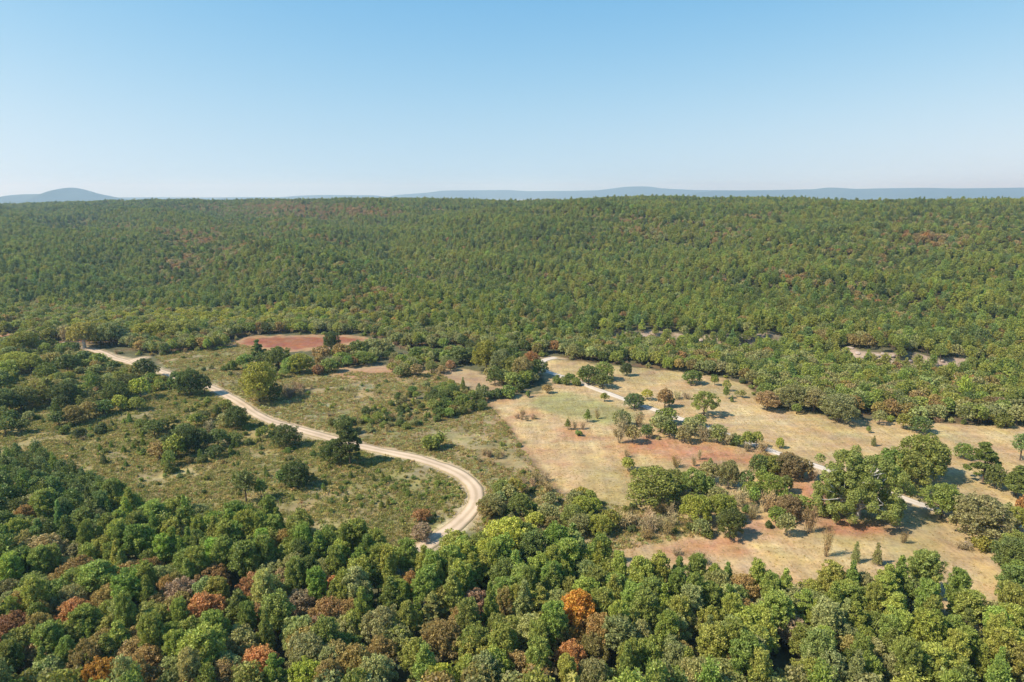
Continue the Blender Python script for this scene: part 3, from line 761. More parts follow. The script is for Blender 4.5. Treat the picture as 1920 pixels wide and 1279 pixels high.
# explicit trees: (column, row of the foot, height px, width px, kind, colour[, label])
P, O, S, Yp, B, C = 'pine_tree', 'oak_tree', 'shrub', 'young_pine', 'bare_shrub', 'cedar_tree'
EX = [
 (335,741,44,36,O,'dark green',None),(358,743,50,40,O,'dark green',None),(384,741,40,30,O,'dark green',None),
 (272,712,40,36,O,'dark green',None),(290,705,20,20,O,'olive green',None),(445,804,42,38,O,'dark green',None),(537,839,42,44,O,'dark green',None),(408,778,20,18,Yp,'mid green',None),
 (487,754,74,56,O,'yellow green','tall yellow-green oak standing in the scrub behind the dirt road bank'),(508,752,34,36,O,'dark green',None),
 (485,683,46,28,P,'dark green','dark layered pine standing alone in front of the ploughed red field'),
 (523,692,42,40,O,'mid green',None),(500,690,30,30,O,'dark green',None),(563,700,36,40,O,'yellow green',None),(593,704,22,32,S,'dark red',None),(545,700,30,30,O,'mid green',None),(460,690,26,28,O,'mid green',None),(435,695,20,24,S,'mid green',None),
 (622,662,40,26,O,'dark green','tall dark oak rising before the right half of the red field'),(605,680,32,30,O,'grey brown',None),(640,678,34,28,O,'olive brown',None),
 (653,690,24,18,O,'mid green',None),(683,684,24,38,O,'bright green','low round bright green oak with a dark shadow near the red field'),(672,672,34,34,O,'dark green',None),(700,668,34,34,O,'grey green',None),(722,668,32,32,O,'grey green',None),
 (860,683,32,34,O,'dark green',None),(882,680,28,28,O,'dark green',None),(838,682,26,30,O,'mid green',None),
 (912,695,56,44,O,'yellow green','tall yellow-green oak at the edge of the pond clump'),(938,688,48,40,O,'bright green',None),(940,706,50,44,O,'grey green',None),(928,722,34,28,O,'dark green',None),(958,712,42,40,O,'olive green',None),(978,716,46,40,O,'grey brown',None),(996,704,44,30,O,'russet','russet oak among the green trees of the pond clump'),(1008,708,34,30,O,'dark green',None),(962,728,30,34,O,'mid green',None),(985,722,28,30,O,'olive green',None),
 (868,727,20,9,Yp,'mid green',None),(898,733,15,12,C,'dark green',None),(905,742,20,30,S,'grey green',None),(928,748,20,34,S,'dark green',None),(952,745,22,36,S,'mid green',None),(972,736,20,26,S,'dark green',None),(985,727,22,18,C,'mid green',None),
 (1026,737,16,20,O,'grey brown',None),(990,745,14,12,S,'dark green',None),
 (1132,713,34,32,O,'mid green',None),(1104,720,34,34,O,'dark green',None),(1130,727,26,34,O,'dark green',None),(1092,715,24,20,O,'olive green',None),
 (1045,719,16,20,S,'mid green',None),(1062,721,18,24,S,'mid green',None),(1082,723,16,22,S,'olive green',None),(1070,712,14,20,S,'mid green',None),
 (1174,705,24,19,O,'dark green','small dark oak alone on the dry field behind the paved road'),(1297,720,25,32,O,'dark green',None),
 (1133,753,17,14,O,'olive green',None),(1190,766,28,32,O,'blue green','blue-green bushy oak right beside the paved road'),(1213,750,20,20,O,'yellow green',None),(1246,764,36,26,O,'grey brown',None),(1255,763,20,20,O,'dark green',None),
 (1270,749,17,24,B,'grey',None),(1290,749,16,22,B,'grey',None),
 (1320,780,46,44,O,'olive green','big olive oak alone on the dry field, lit on one side'),(1101,792,26,17,P,'mid green',None),(1065,806,21,15,P,'mid green',None),(1078,806,21,12,B,'grey',None),(1092,806,16,14,B,'grey',None),(1120,766+20,22,13,B,'grey brown',None),(1085,818,12,18,S,'mid green',None),
 (1177,883,26,24,O,'olive green',None),(1267,877,28,22,B,'brown',None),(1302,875,22,12,B,'grey',None),(1332,871,13,10,C,'bright green',None),(1310,862,22,14,B,'grey',None),(1175,858,18,14,B,'grey',None),
 (1462,841,20,14,O,'yellow green',None),(1628,812,13,9,O,'mid green',None),(1638,837,20,9,Yp,'grey green',None),(1634,836,18,7,B,'grey',None),
 (1493,777,20,16,O,'bright green',None),(1340,723,19,13,O,'olive green',None),(1362,734,22,13,O,'olive green',None),(1361,748,24,12,O,'mid green',None),(1372,754,13,7,C,'mid green',None),(1391,746,15,12,O,'grey green',None),(1381,744,12,8,O,'grey green',None),
 (1438,769,36,44,O,'grey brown',None),(1485,768,48,40,O,'grey green',None),(1525,773,42,42,O,'grey green',None),(1573,791,52,58,O,'grey green','large rounded grey-green oak jutting out from the woods edge'),(1550,778,34,34,O,'mid green',None),
 (1725,812,30,34,O,'dark green',None),(1648,797,28,22,O,'grey green',None),(1693,805,30,24,O,'olive green',None),(1880,801,26,34,S,'olive green',None),
 (1724,900,84,76,O,'olive green','tall dense oak just behind the giant sycamore'),(1752,890,62,40,O,'mid green',None),(1700,922,76,70,O,'olive green',None),(1668,915,70,64,O,'olive green',None),
 (1843,904,76,58,P,'mid green','layered pine with flat boughs alone on the dry field'),(1806,860,28,30,O,'mid green',None),(1864,917,44,30,O,'dark green',None),(1905,930,56,62,P,'mid green',None),(1912,864,52,40,P,'blue green',None),
 (1763,972,66,62,O,'bright green','bright green bushy oak beside the end of the paved road'),(1790,965,40,40,O,'grey green',None),(1836,1012,82,92,O,'grey green','big open-crowned grey-green oak with pale rocks behind it'),(1840,1032,30,44,S,'yellow green',None),(1885,965,26,34,S,'grey green',None),(1905,1000,50,44,O,'yellow green',None),(1805,1032,18,36,B,'purple grey',None),(1912,960,30,20,S,'russet',None),
 (1692,1019,30,18,B,'grey brown',None),(1547,1045,64,22,B,'grey brown',None),(1643,1060,44,17,C,'grey green',None),(1603,1056,42,15,C,'grey green',None),
 (1223,945,66,92,O,'olive green','big round olive oak at the corner of the dry field'),(1298,932,52,52,O,'bright green',None),(1262,925,44,40,O,'olive green',None),(1330,905,40,34,O,'grey green',None),(1365,915,52,34,O,'grey green',None),
 (1305,983,56,52,O,'yellow green',None),(1352,980,54,50,O,'yellow green',None),(1368,1008,54,46,O,'mid green',None),(1398,920,38,30,O,'dark green',None),(1412,945,34,24,O,'bright green',None),(1445,935,46,40,O,'olive green',None),(1472,925,34,30,O,'dark green',None),
 (1473,1006,44,30,O,'grey green',None),(1517,1000,58,34,B,'grey brown',None),(1325,935,44,30,O,'mid green',None),(1385,950,44,40,B,'grey',None),(1435,960,50,36,B,'grey',None),(1478,975,46,40,O,'grey brown',None),(1455,985,36,30,O,'mid green',None),(1505,965,34,36,O,'olive green',None),
 (1422,893,40,32,O,'dark green',None),(1447,893,40,40,O,'olive green',None),(1478,897,46,46,O,'grey brown',None),(1505,897,38,34,O,'grey brown',None),(1520,900,24,24,B,'purple grey',None),(1430,900,26,26,S,'mid green',None),
 (1160,831,60,26,B,'grey',None),(1185,832,36,26,O,'grey green',None),(1165,800,30,30,O,'grey green',None),(1195,800,32,24,B,'grey',None),(1212,822,26,22,O,'dark green',None),(1238,812,34,36,O,'grey green',None),(1254,822,34,30,O,'dark green',None),(1250,795,30,34,O,'olive green',None),(1283,830,32,28,O,'grey brown',None),(1228,800,26,22,B,'grey',None),
 (1300,818,34,34,O,'grey green',None),(1322,828,34,30,B,'grey',None),(1345,830,34,30,O,'grey green',None),(1362,834,30,24,B,'grey',None),(1375,835,22,20,S,'dark green',None),(1400,840,32,28,O,'olive green',None),(1418,838,30,20,O,'yellow',None),(1430,846,24,30,B,'grey brown',None),(1310,800,22,24,O,'mid green',None),
 (819,843,34,52,S,'olive green','round olive bush standing alone above the dirt road'),(1005,0,0,0,None,None,None),
 (657,872,84,56,P,'dark green','lone tall dark pine at the edge of the dirt road'),(628,868,44,44,O,'dark green','low dark oak leaning against the foot of the lone pine'),(645,815,36,30,O,'dark green',None),
 (556,915,50,44,O,'dark green',None),(535,912,34,34,O,'dark green',None),(575,912,28,24,O,'dark green',None),(462,943,62,46,P,'dark green',None),(490,936,36,30,P,'mid green',None),
 (350,850,54,44,O,'dark green',None),(372,846,40,40,O,'dark green',None),(410,838,34,36,O,'dark green',None),(330,860,44,34,O,'olive green',None),(300,862,34,34,O,'olive brown',None),(318,875,30,24,O,'mid green',None),(390,815,30,30,B,'grey',None),(290,820,32,34,O,'dark green',None),(345,822,28,30,O,'mid green',None),(425,800,26,28,O,'grey green',None),(370,800,26,26,O,'olive green',None),
 (195,870,18,14,C,'dark green',None),(318,888,26,20,Yp,'mid green',None),
 (112,800,30,36,O,'dark green',None),(140,795,34,38,O,'olive brown',None),(168,785,32,36,O,'olive brown',None),(195,778,28,34,O,'dark green',None),(120,815,18,24,S,'mid green',None),(150,820,18,26,S,'dark green',None),(190,812,18,30,S,'dark green',None),
 (40,770,44,50,O,'mid green',None),(15,775,46,46,O,'blue green',None),(10,815,34,40,O,'dark green',None),(40,812,26,30,O,'dark green',None),(5,740,44,40,O,'dark green',None),
 (95,758,50,46,P,'mid green',None),(125,760,44,40,O,'dark green',None),(70,755,40,40,O,'olive green',None),(175,748,50,28,P,'mid green',None),(220,760,44,44,O,'dark green',None),(240,740,36,40,O,'dark green',None),(225,770,30,24,O,'yellow green',None),(205,745,38,30,O,'dark green',None),(265,748,40,36,O,'yellow green',None),(258,770,26,30,O,'olive green',None),(150,755,34,34,O,'olive green',None),(128,700,36,34,O,'dark green',None),(60,700,36,40,O,'olive green',None),(160,690,32,30,O,'dark green',None),(185,690,28,34,O,'olive green',None),
 (45,658,36,44,O,'yellow green',None),(35,695,34,54,O,'yellow green',None),(90,715,34,34,O,'mid green',None),(100,690,30,30,O,'olive brown',None),(15,705,30,36,O,'olive green',None),
 (160,652,48,50,O,'yellow','broad yellow-green tree with two pale bare trunks by the clearing'),(210,648,44,44,O,'grey green',None),(270,640,34,36,O,'yellow green',None),(305,640,38,44,O,'yellow green',None),(345,640,40,50,O,'yellow',None),(118,640,34,34,B,'purple grey',None),
 (1268,1040,14,26,B,'purple grey',None),(1320,1058,26,34,B,'purple grey',None),
 (590,900,10,10,C,'mid green',None),
]
for e in EX:
    if e[4] is None: continue
    px, py, hp, wp, k, col, lab = e
    x, y = unproj(px, py)
    dep = project(x, y, float(H(x, y)))[2]
    h = hp * dep / FPX / 0.97; w = wp * dep / FPX * 1.05
    if k == O and h < 4.2 and w < 6: pass
    add(k, x, y, h, w, col, 'valley', lab, form=('tier' if (k == P and px in (657, 1843, 485)) else None))
# the giant sycamore: pale limbs, separate builder below
SYC = unproj(1607, 972)

def pick(table, r):
    t = sum(v for _, v in table); a = r * t
    for k, v in table:
        a -= v
        if a <= 0: return k
    return table[-1][0]

ex_xy = np.array([(t['x'], t['y']) for t in TREES]); ex_w = np.array([t['w'] for t in TREES])
def clear_of(x, y, pad):
    d = np.hypot(ex_xy[:, 0] - x, ex_xy[:, 1] - y)
    return not np.any(d < ex_w * .38 + pad)
def road_d(x, y):
    x = np.array([x]); y = np.array([y])
    return min(pdist(dirt_w, x, y, False)[0], pdist(paved_w, x, y, False)[0] + .8)

# ------------------------------------------------ foreground forest
LAND = [  # trees one notices in the near forest: (column, row of the crown's middle, kind, colour, height, width, label)
 (1083,1145,O,'orange',13.2,9.6,'bright orange autumn tree standing out in the near forest'),
 (1070,1235,O,'russet',8.5,7.0,'reddish brown oak below the bright orange tree'),(1080,1190,O,'brown',8,5.5,None),
 (955,1005,O,'yellow green',13,13,'big yellow-green tree where the dirt road enters the near forest'),(985,965+45,P,'dark green',12,7,None),
 (1190,1130,P,'bright green',12,7,'round bright green pine beside the orange tree'),
 (1000,1030,P,'dark green',13,9,'dark pine directly beside the big yellow-green tree'),
 (855,1020,O,'olive green',9,9,None),(1075,1005,P,'mid green',11,6.5,None),(1130,1020,P,'olive green',10,6,None),
 (1700,1115,O,'russet',3.5,2.2,None),
 (190,1085,P,'bright green',12,10,'wide bright green pine among dark oaks of the near forest'),
 (480,1100,O,'russet',9,8.5,'rust red oak, the broadest among the green pines'),(400,1085,O,'dark red',9,8,None),(625,1105,O,'russet',8.5,6.5,None),(385,1140,O,'russet',10,9,None),(190,1265,O,'orange',9,6.5,'orange-red tree cut by the lower edge of the picture'),
 (20,1180,O,'dark red',9,8,None),(140,1150,O,'russet',9,8,None),(485,1245,O,'russet',9,7.5,None),(325,1160,O,'dark red',7,5,None),(145,1070,O,'brown',9,8,None),(280,1070,O,'brown',9,7,None),(85,1030,O,'grey brown',10,10,None),
 (830,1195,O,'brown',10,9,None),(720,1160,O,'russet',7.5,5,None),(770,1090,O,'brown',7.5,5,None),(715,1220,O,'brown',9,6.5,None),(970,1250,O,'brown',8,7,None),(890,1130,O,'purple grey',8,7,None),(560,1130,O,'purple grey',8,7,None),
 (1515,1200,O,'brown',7,6,None),(380,1220,P,'olive green',14,9.5,'tall open pine with a dark bare trunk showing below its crown'),
 (520,1150,P,'mid green',13,8,None),(445,1140,P,'mid green',12,8,None),(400,985,P,'bright green',11,7,None),
 (795,1240,P,'bright green',11,7,None),(1010,1235,P,'bright green',12,6,None),(1420,1210,P,'mid green',12,7,None),(1680,1150,P,'olive green',13,8,None),
 (1870,1160,O,'grey green',9,8,None),(790,995,O,'purple grey',5,6,None),(790,965,O,'dark red',4,5.5,None),(1735,1068,P,'mid green',13,9,'wide pine crown topping the edge of the near forest'),
 (1895,1045,P,'dark green',13,9,None),(1905,1100,P,'dark green',13,9,None),(1900,990+60,P,'dark green',12,8,None),(1810,1140,P,'mid green',12,8,None)]
for px, py, k, col, h, w, lab in LAND:
    x, y = unproj(px, py, h * .62)
    add(k, x, y, h, w, col, 'forest', lab)
ex_xy = np.array([(t['x'], t['y']) for t in TREES]); ex_w = np.array([t['w'] for t in TREES])

# young pine block in the left corner
YB = wpoly([(-200,815),(60,815),(100,830),(150,850),(190,880),(225,915),(150,935),(60,900),(-200,880)], 8.0)
def place_forest():
    step = 4.5
    for gx_ in np.arange(-260, 262, step):
        for gy_ in np.arange(60, 300, step):
            x = gx_ + rng.uniform(-.42, .42) * step; y = gy_ + rng.uniform(-.42, .42) * step
            if not inside(forest_w, np.array([x]), np.array([y]))[0]: continue
            z = float(H(x, y)); u, v, dep = project(x, y, z + 9)
            if dep < 50 or u < -160 or u > 2080 or v > 1420: continue
            if not clear_of(x, y, 1.7): continue
            if road_d(x, y) < 4.2: continue
            yb = inside(YB, np.array([x]), np.array([y]))[0]
            r = rng.random()
            nz = float(fbm(np.array(x / 26.), np.array(y / 26.), 61, 3)) + rng.normal() * .06
            # proportion of pine: band at the edge and the whole east side are pine, the lower west is oak
            depth_in = v - np.interp(u, [p[0] for p in FOREST_TOPS[1:44]], [p[1] for p in FOREST_TOPS[1:44]])
            if u < 1130: pine = 0.86 - sstep(60, 190, depth_in) * .62
            else: pine = 0.92 - sstep(120, 230, depth_in) * .45
            if 820 < u < 1190 and v < 1060: pine = .35
            pine += (nz - .5) * .9
            red = sstep(1250, 700, u) * sstep(1010, 1090, v)
            if yb:
                add(P, x, y, rng.uniform(7, 10), rng.uniform(4.2, 5.6), pick([('blue green', 5), ('mid green', 3), ('dark green', 3)], rng.random()), 'forest')
            elif r < pine:
                if v < 1100: c = pick([('olive green', 5), ('mid green', 5), ('dark green', .5), ('bright green', 1)], rng.random())
                else: c = pick([('olive green', 5), ('mid green', 3), ('bright green', 1), ('grey green', 1)], rng.random())
                if u < 200 and v < 1000: c = pick([('dark green', 5), ('mid green', 3), ('blue green', 2)], rng.random())
                add(P, x, y, rng.uniform(9.0, 14.5), rng.uniform(4.3, 7.8), c, 'forest')
            else:
                c = pick([('grey green', 5), ('olive green', 4), ('mid green', 1.5), ('olive brown', 1 + 3.0 * red), ('brown', .2 + 1.3 * red), ('russet', .05 + .5 * red), ('yellow green', .25), ('purple grey', .3), ('dark red', .05 + .3 * red)], rng.random())
                if 820 < u < 1190 and v < 1060: c = pick([('olive green', 4), ('yellow green', 2), ('grey green', 3), ('dark green', 1)], rng.random())
                add(O, x, y, rng.uniform(6.5, 11), rng.uniform(4.6, 8.4), c, 'forest')
place_forest()
ex_xy = np.array([(t['x'], t['y']) for t in TREES]); ex_w = np.array([t['w'] for t in TREES])

# ------------------------------------------------ scrub regions in the valley
DR = sorted([p for p in DIRT if p[0] < 470])
def hides_road(x, y, h):
    z = float(H(x, y)); u, v, _ = project(x, y, z); _, vt, _ = project(x, y, z + h)
    if u > 460 or u < 150: return False
    rv = np.interp(u, [p[0] for p in DR], [p[1] for p in DR])
    return vt < rv + 3 and v > rv

def scatter(poly_px, step, table, zone, prob=1.0, pad=.6, nseed=70, thr=None):
    Pw = wpoly(poly_px)
    x0, y0 = Pw.min(0); x1, y1 = Pw.max(0)
    for gx_ in np.arange(x0, x1, step):
        for gy_ in np.arange(y0, y1, step):
            x = gx_ + rng.uniform(-.48, .48) * step; y = gy_ + rng.uniform(-.48, .48) * step
            if rng.random() > prob or not inside(Pw, np.array([x]), np.array([y]))[0]: continue
            if thr is not None and float(fbm(np.array(x / 16.), np.array(y / 16.), nseed, 3)) < thr: continue
            if road_d(x, y) < 4.6 or not clear_of(x, y, pad): continue
            k, h0, h1, r0, r1, cols = pick([(t[:-1], t[-1]) for t in table], rng.random())
            h = rng.uniform(h0, h1)
            if hides_road(x, y, h): 
                h = min(h, 1.4)
                if hides_road(x, y, h) or k in (O, P): continue
            add(k, x, y, h, h * rng.uniform(r0, r1), pick(cols, rng.random()), zone)
OLV = [('olive green', 4), ('grey green', 3), ('mid green', 2), ('dark green', 2), ('olive brown', 1)]
DRK = [('dark green', 5), ('mid green', 4), ('olive green', 2)]
GRY = [('grey', 3), ('grey brown', 3), ('purple grey', 1)]
YNG = [('mid green', 4), ('bright green', 4), ('olive green', 2)]
# far-left thick scrub
scatter([(-150,640),(60,640),(150,655),(200,672),(260,690),(300,705),(310,730),(250,770),(200,782),(100,790),(0,820),(-150,830)], 6.6,
        [(O, 4, 7, .9, 1.3, OLV + [('yellow green', .6)], 6), (S, 2, 3.4, 1.2, 1.7, OLV, 5), (P, 6, 9, .55, .7, [('mid green', 2), ('dark green', 2)], 1.2), (B, 2.5, 4, .9, 1.2, GRY, .7)], 'west scrub', .92)
# bushes along the road between clearing and oaks
scatter([(300,700),(330,715),(400,735),(440,758),(480,790),(520,806),(500,830),(430,800),(350,770),(290,740)], 6.0,
        [(S, 1.5, 3, 1.1, 1.7, OLV, 5), (O, 3.5, 5, .9, 1.2, OLV, 1.5), (Yp, 2, 4, .55, .7, YNG, 2)], 'west scrub', .6)
# meadow clumps
scatter([(250,800),(330,785),(440,800),(470,830),(440,860),(350,880),(280,865),(260,840)], 5.5, [(S, 1.6, 3.2, 1.1, 1.6, OLV, 5), (O, 3.5, 5.5, .9, 1.2, DRK, 2)], 'meadow', .55)
scatter([(195,795),(290,775),(300,795),(200,810)], 4.2, [(Yp, 2.5, 4.6, .55, .7, YNG, 5), (S, 1.5, 2.4, 1.1, 1.5, YNG, 2)], 'meadow', .75)
scatter([(205,840),(280,835),(285,860),(210,858)], 4.0, [(Yp, 2, 4, .55, .75, YNG, 5), (S, 1.5, 2.4, 1.1, 1.5, DRK, 2)], 'meadow', .8)
scatter([(345,862),(445,842),(450,856),(350,878)], 4.0, [(Yp, 2, 4.2, .55, .75, YNG, 5)], 'meadow', .7)
scatter([(60,760),(250,795),(600,850),(850,900),(880,940),(820,1000),(600,960),(240,920),(100,840)], 5.0, [(S, .7, 1.9, 1.1, 1.8, YNG + OLV, 5), (Yp, 1.3, 3.0, .5, .7, YNG, 3)], 'meadow', .55)
scatter([(-60,790),(60,770),(110,800),(250,785),(330,800),(440,800),(520,830),(430,870),(250,850),(120,838),(20,815)], 6.0, [(S, 1.3, 3.0, 1.1, 1.7, OLV, 5), (Yp, 2, 4, .5, .7, YNG, 2), (B, 1.5, 3, 1, 1.4, GRY, .8)], 'meadow', .42)
scatter([(300,720),(400,742),(500,800),(620,835),(600,870),(480,850),(380,800),(300,770)], 5.5, [(S, 1.0, 2.6, 1.1, 1.7, OLV + YNG, 5)], 'meadow', .45)
scatter([(690,905),(770,890),(860,912),(868,945),(820,985),(740,965),(690,935)], 3.0, [(S, .6, 1.3, 1.2, 2.0, [('mid green', 3), ('olive green', 3), ('bright green', 1)], 5)], 'meadow', .85)
scatter([(600,905),(690,915),(690,960),(610,945)], 3.6, [(Yp, 1.3, 2.6, .5, .7, YNG, 3), (S, .6, 1.3, 1.2, 2.0, YNG, 3)], 'meadow', .6)
# thicket between the roads
TH = [(615,800),(640,785),(700,765),(760,742),(800,728),(850,726),(900,742),(915,768),(880,780),(800,795),(740,812),(690,818),(640,812)]
scatter(TH, 4.6, [(S, 2, 3.8, 1.1, 1.6, OLV + [('dark green', 2)], 5), (O, 3.5, 5.0, .9, 1.2, OLV, 1.5), (B, 2.5, 4, .9, 1.3, GRY, 1.2)], 'thicket', .85)
scatter([(800,745),(850,730),(905,745),(912,770),(850,782),(800,775)], 4.8, [(O, 4, 6.5, .9, 1.2, DRK + [('olive brown', 1)], 4), (S, 2.5, 4, 1.1, 1.4, DRK, 3)], 'thicket', .9)
scatter([(560,730),(700,715),(800,720),(700,760),(620,790),(560,770)], 5.0, [(S, .8, 2.0, 1.2, 1.8, OLV, 4), (B, 1.5, 3, 1, 1.4, GRY, 4)], 'thicket', .5)
scatter([(515,735),(570,728),(572,748),(520,752)], 4.0, [(B, 4, 6.5, .8, 1.1, GRY, 4)], 'thicket', .8)
scatter([(430,690),(560,690),(590,700),(560,712),(440,705),(330,695)], 6, [(S, 1.5, 3, 1.2, 1.6, OLV, 4), (O, 4, 6, .9, 1.2, OLV, 1.5)], 'thicket', .55)
scatter([(330,672),(430,665),(560,690),(480,740),(400,728),(320,700)], 6.5, [(S, 1.0, 2.4, 1.2, 1.8, OLV, 4), (B, 1.5, 3, 1, 1.4, GRY, 1)], 'thicket', .4)
scatter([(590,700),(600,675),(640,670),(740,665),(760,672),(700,678),(660,690),(640,700)], 7, [(O, 5, 8, .9, 1.2, OLV + [('brown', 1)], 4)], 'creek clump', .8)
scatter([(720,712),(728,685),(760,672),(830,672),(860,690),(845,706),(780,708)], 5.2, [(O, 4.5, 7.5, .8, 1.1, [('grey green', 5), ('grey brown', 2), ('olive green', 2)], 4), (B, 4, 6, .8, 1.1, GRY, 2.5)], 'creek clump', .8)
scatter([(690,708),(800,706),(850,712),(790,716),(700,716)], 5.2, [(B, 1.5, 3, 1, 1.3, GRY, 2), (S, 1.2, 2.2, 1, 1.4, OLV, 1)], 'creek clump', .7)
scatter([(750,672),(860,668),(890,660),(960,668),(1000,680),(940,690),(860,684),(800,682)], 6.5, [(O, 5, 8.5, .9, 1.2, OLV + DRK, 4)], 'creek clump', .85)
scatter([(905,705),(925,690),(1000,695),(1015,712),(985,728),(930,722)], 5.5, [(O, 6, 9, .8, 1.1, OLV, 4)], 'creek clump', .8)
# sparse bushes around the middle
scatter([(800,860),(860,820),(960,800),(1000,880),(1020,930),(960,960),(910,930),(880,885)], 7, [(S, .7, 1.7, 1.2, 2.0, OLV, 4), (B, 1.2, 2.6, 1, 1.5, GRY, 2)], 'middle scrub', .45)
scatter([(888,868),(950,866),(955,852),(890,848)], 3.6, [(B, 2.6, 4, .9, 1.2, GRY, 4), (S, 1, 2, 1.2, 1.6, OLV, 1)], 'middle scrub', .8)
scatter([(965,790),(1010,790),(1010,778),(968,776)], 3.6, [(B, 2.6, 4, .9, 1.3, [('purple grey', 3), ('grey', 2)], 4)], 'middle scrub', .8)
scatter([(975,935),(1040,930),(1035,905),(985,900)], 4.0, [(B, 3, 5, .8, 1.2, GRY, 4), (S, 1.2, 2.4, 1.2, 1.5, DRK, 2)], 'middle scrub', .85)
scatter([(905,945),(960,930),(1050,940),(1120,950),(1160,990),(1165,1020),(1080,1010),(980,990),(900,985)], 4.6, [(O, 4.5, 7.5, .85, 1.15, [('olive green', 4), ('grey green', 3), ('yellow green', 1.6), ('olive brown', 1)], 4), (S, 2, 3.6, 1.1, 1.5, OLV, 3)], 'road end scrub', .9)
scatter([(1160,950),(1230,950),(1290,965),(1290,1010),(1240,1015),(1170,1010)], 4.2, [(B, 4, 6.5, .8, 1.2, GRY, 6), (S, 1.5, 3, 1.2, 1.6, OLV, 2)], 'grey thicket', .85)
scatter([(1270,990),(1300,940),(1400,945),(1500,985),(1440,1000),(1390,985),(1350,1010),(1290,1010)], 4.6, [(S, 1.5, 3, 1.2, 1.7, OLV, 5), (B, 3, 5, .8, 1.1, GRY, 2), (O, 4, 6, .9, 1.2, OLV, 1.6)], 'grey thicket', .6)
scatter([(1250,920),(1340,905),(1420,925),(1500,950),(1520,985),(1440,985),(1380,965),(1300,960)], 5.0, [(O, 4.5, 7, .8, 1.1, OLV + [('grey brown', 2)], 4), (B, 4, 6, .8, 1.1, GRY, 3)], 'grey thicket', .75)
scatter([(1405,895),(1420,868),(1470,870),(1525,890),(1530,905),(1440,905)], 4.6, [(O, 4, 6, .9, 1.1, [('olive brown', 3), ('olive green', 3), ('grey brown', 2)], 4), (S, 1.5, 2.5, 1, 1.5, OLV, 2)], 'roadside scrub', .7)
scatter([(1275,812),(1290,795),(1330,805),(1390,830),(1440,846),(1420,852),(1370,838),(1300,832)], 4.2, [(B, 3, 5.5, .8, 1.1, GRY, 4), (O, 3.5, 5.5, .8, 1.1, OLV, 2.5), (S, 1.5, 2.5, 1, 1.5, OLV, 2)], 'roadside scrub', .8)
scatter([(1150,832),(1152,785),(1200,775),(1260,785),(1280,815),(1240,828),(1200,825)], 6, [(B, 3, 5, .8, 1.1, GRY, 3), (S, 1, 2, 1.2, 1.6, OLV, 2)], 'roadside scrub', .5)
scatter([(1780,975),(1850,985),(1925,1000),(1925,1040),(1860,1030),(1800,1030)], 5.5, [(O, 4, 7, .9, 1.2, OLV, 2), (S, 1.5, 3, 1.2, 1.6, OLV, 3), (B, 2, 3.5, 1, 1.3, GRY, 1.5)], 'east scrub', .5)
# shrubs at the foot of the woods
for i in range(len(woods_line) - 1):
    a, b = woods_line[i], woods_line[i + 1]
    L = np.linalg.norm(b - a)
    for k in range(int(L / 5)):
        t = rng.random(); q = a + (b - a) * t + rng.normal(size=2) * 1.4
        if road_d(q[0], q[1]) < 5 or not clear_of(q[0], q[1], 0): continue
        if rng.random() < .55: add(S, q[0], q[1], rng.uniform(1.5, 3.6), rng.uniform(2.6, 5), pick(OLV, rng.random()), 'woods edge')
        elif rng.random() < .25: add(B, q[0], q[1], rng.uniform(2.5, 4.5), rng.uniform(3, 4.6), pick(GRY, rng.random()), 'woods edge')
ex_xy = np.array([(t['x'], t['y']) for t in TREES]); ex_w = np.array([t['w'] for t in TREES])

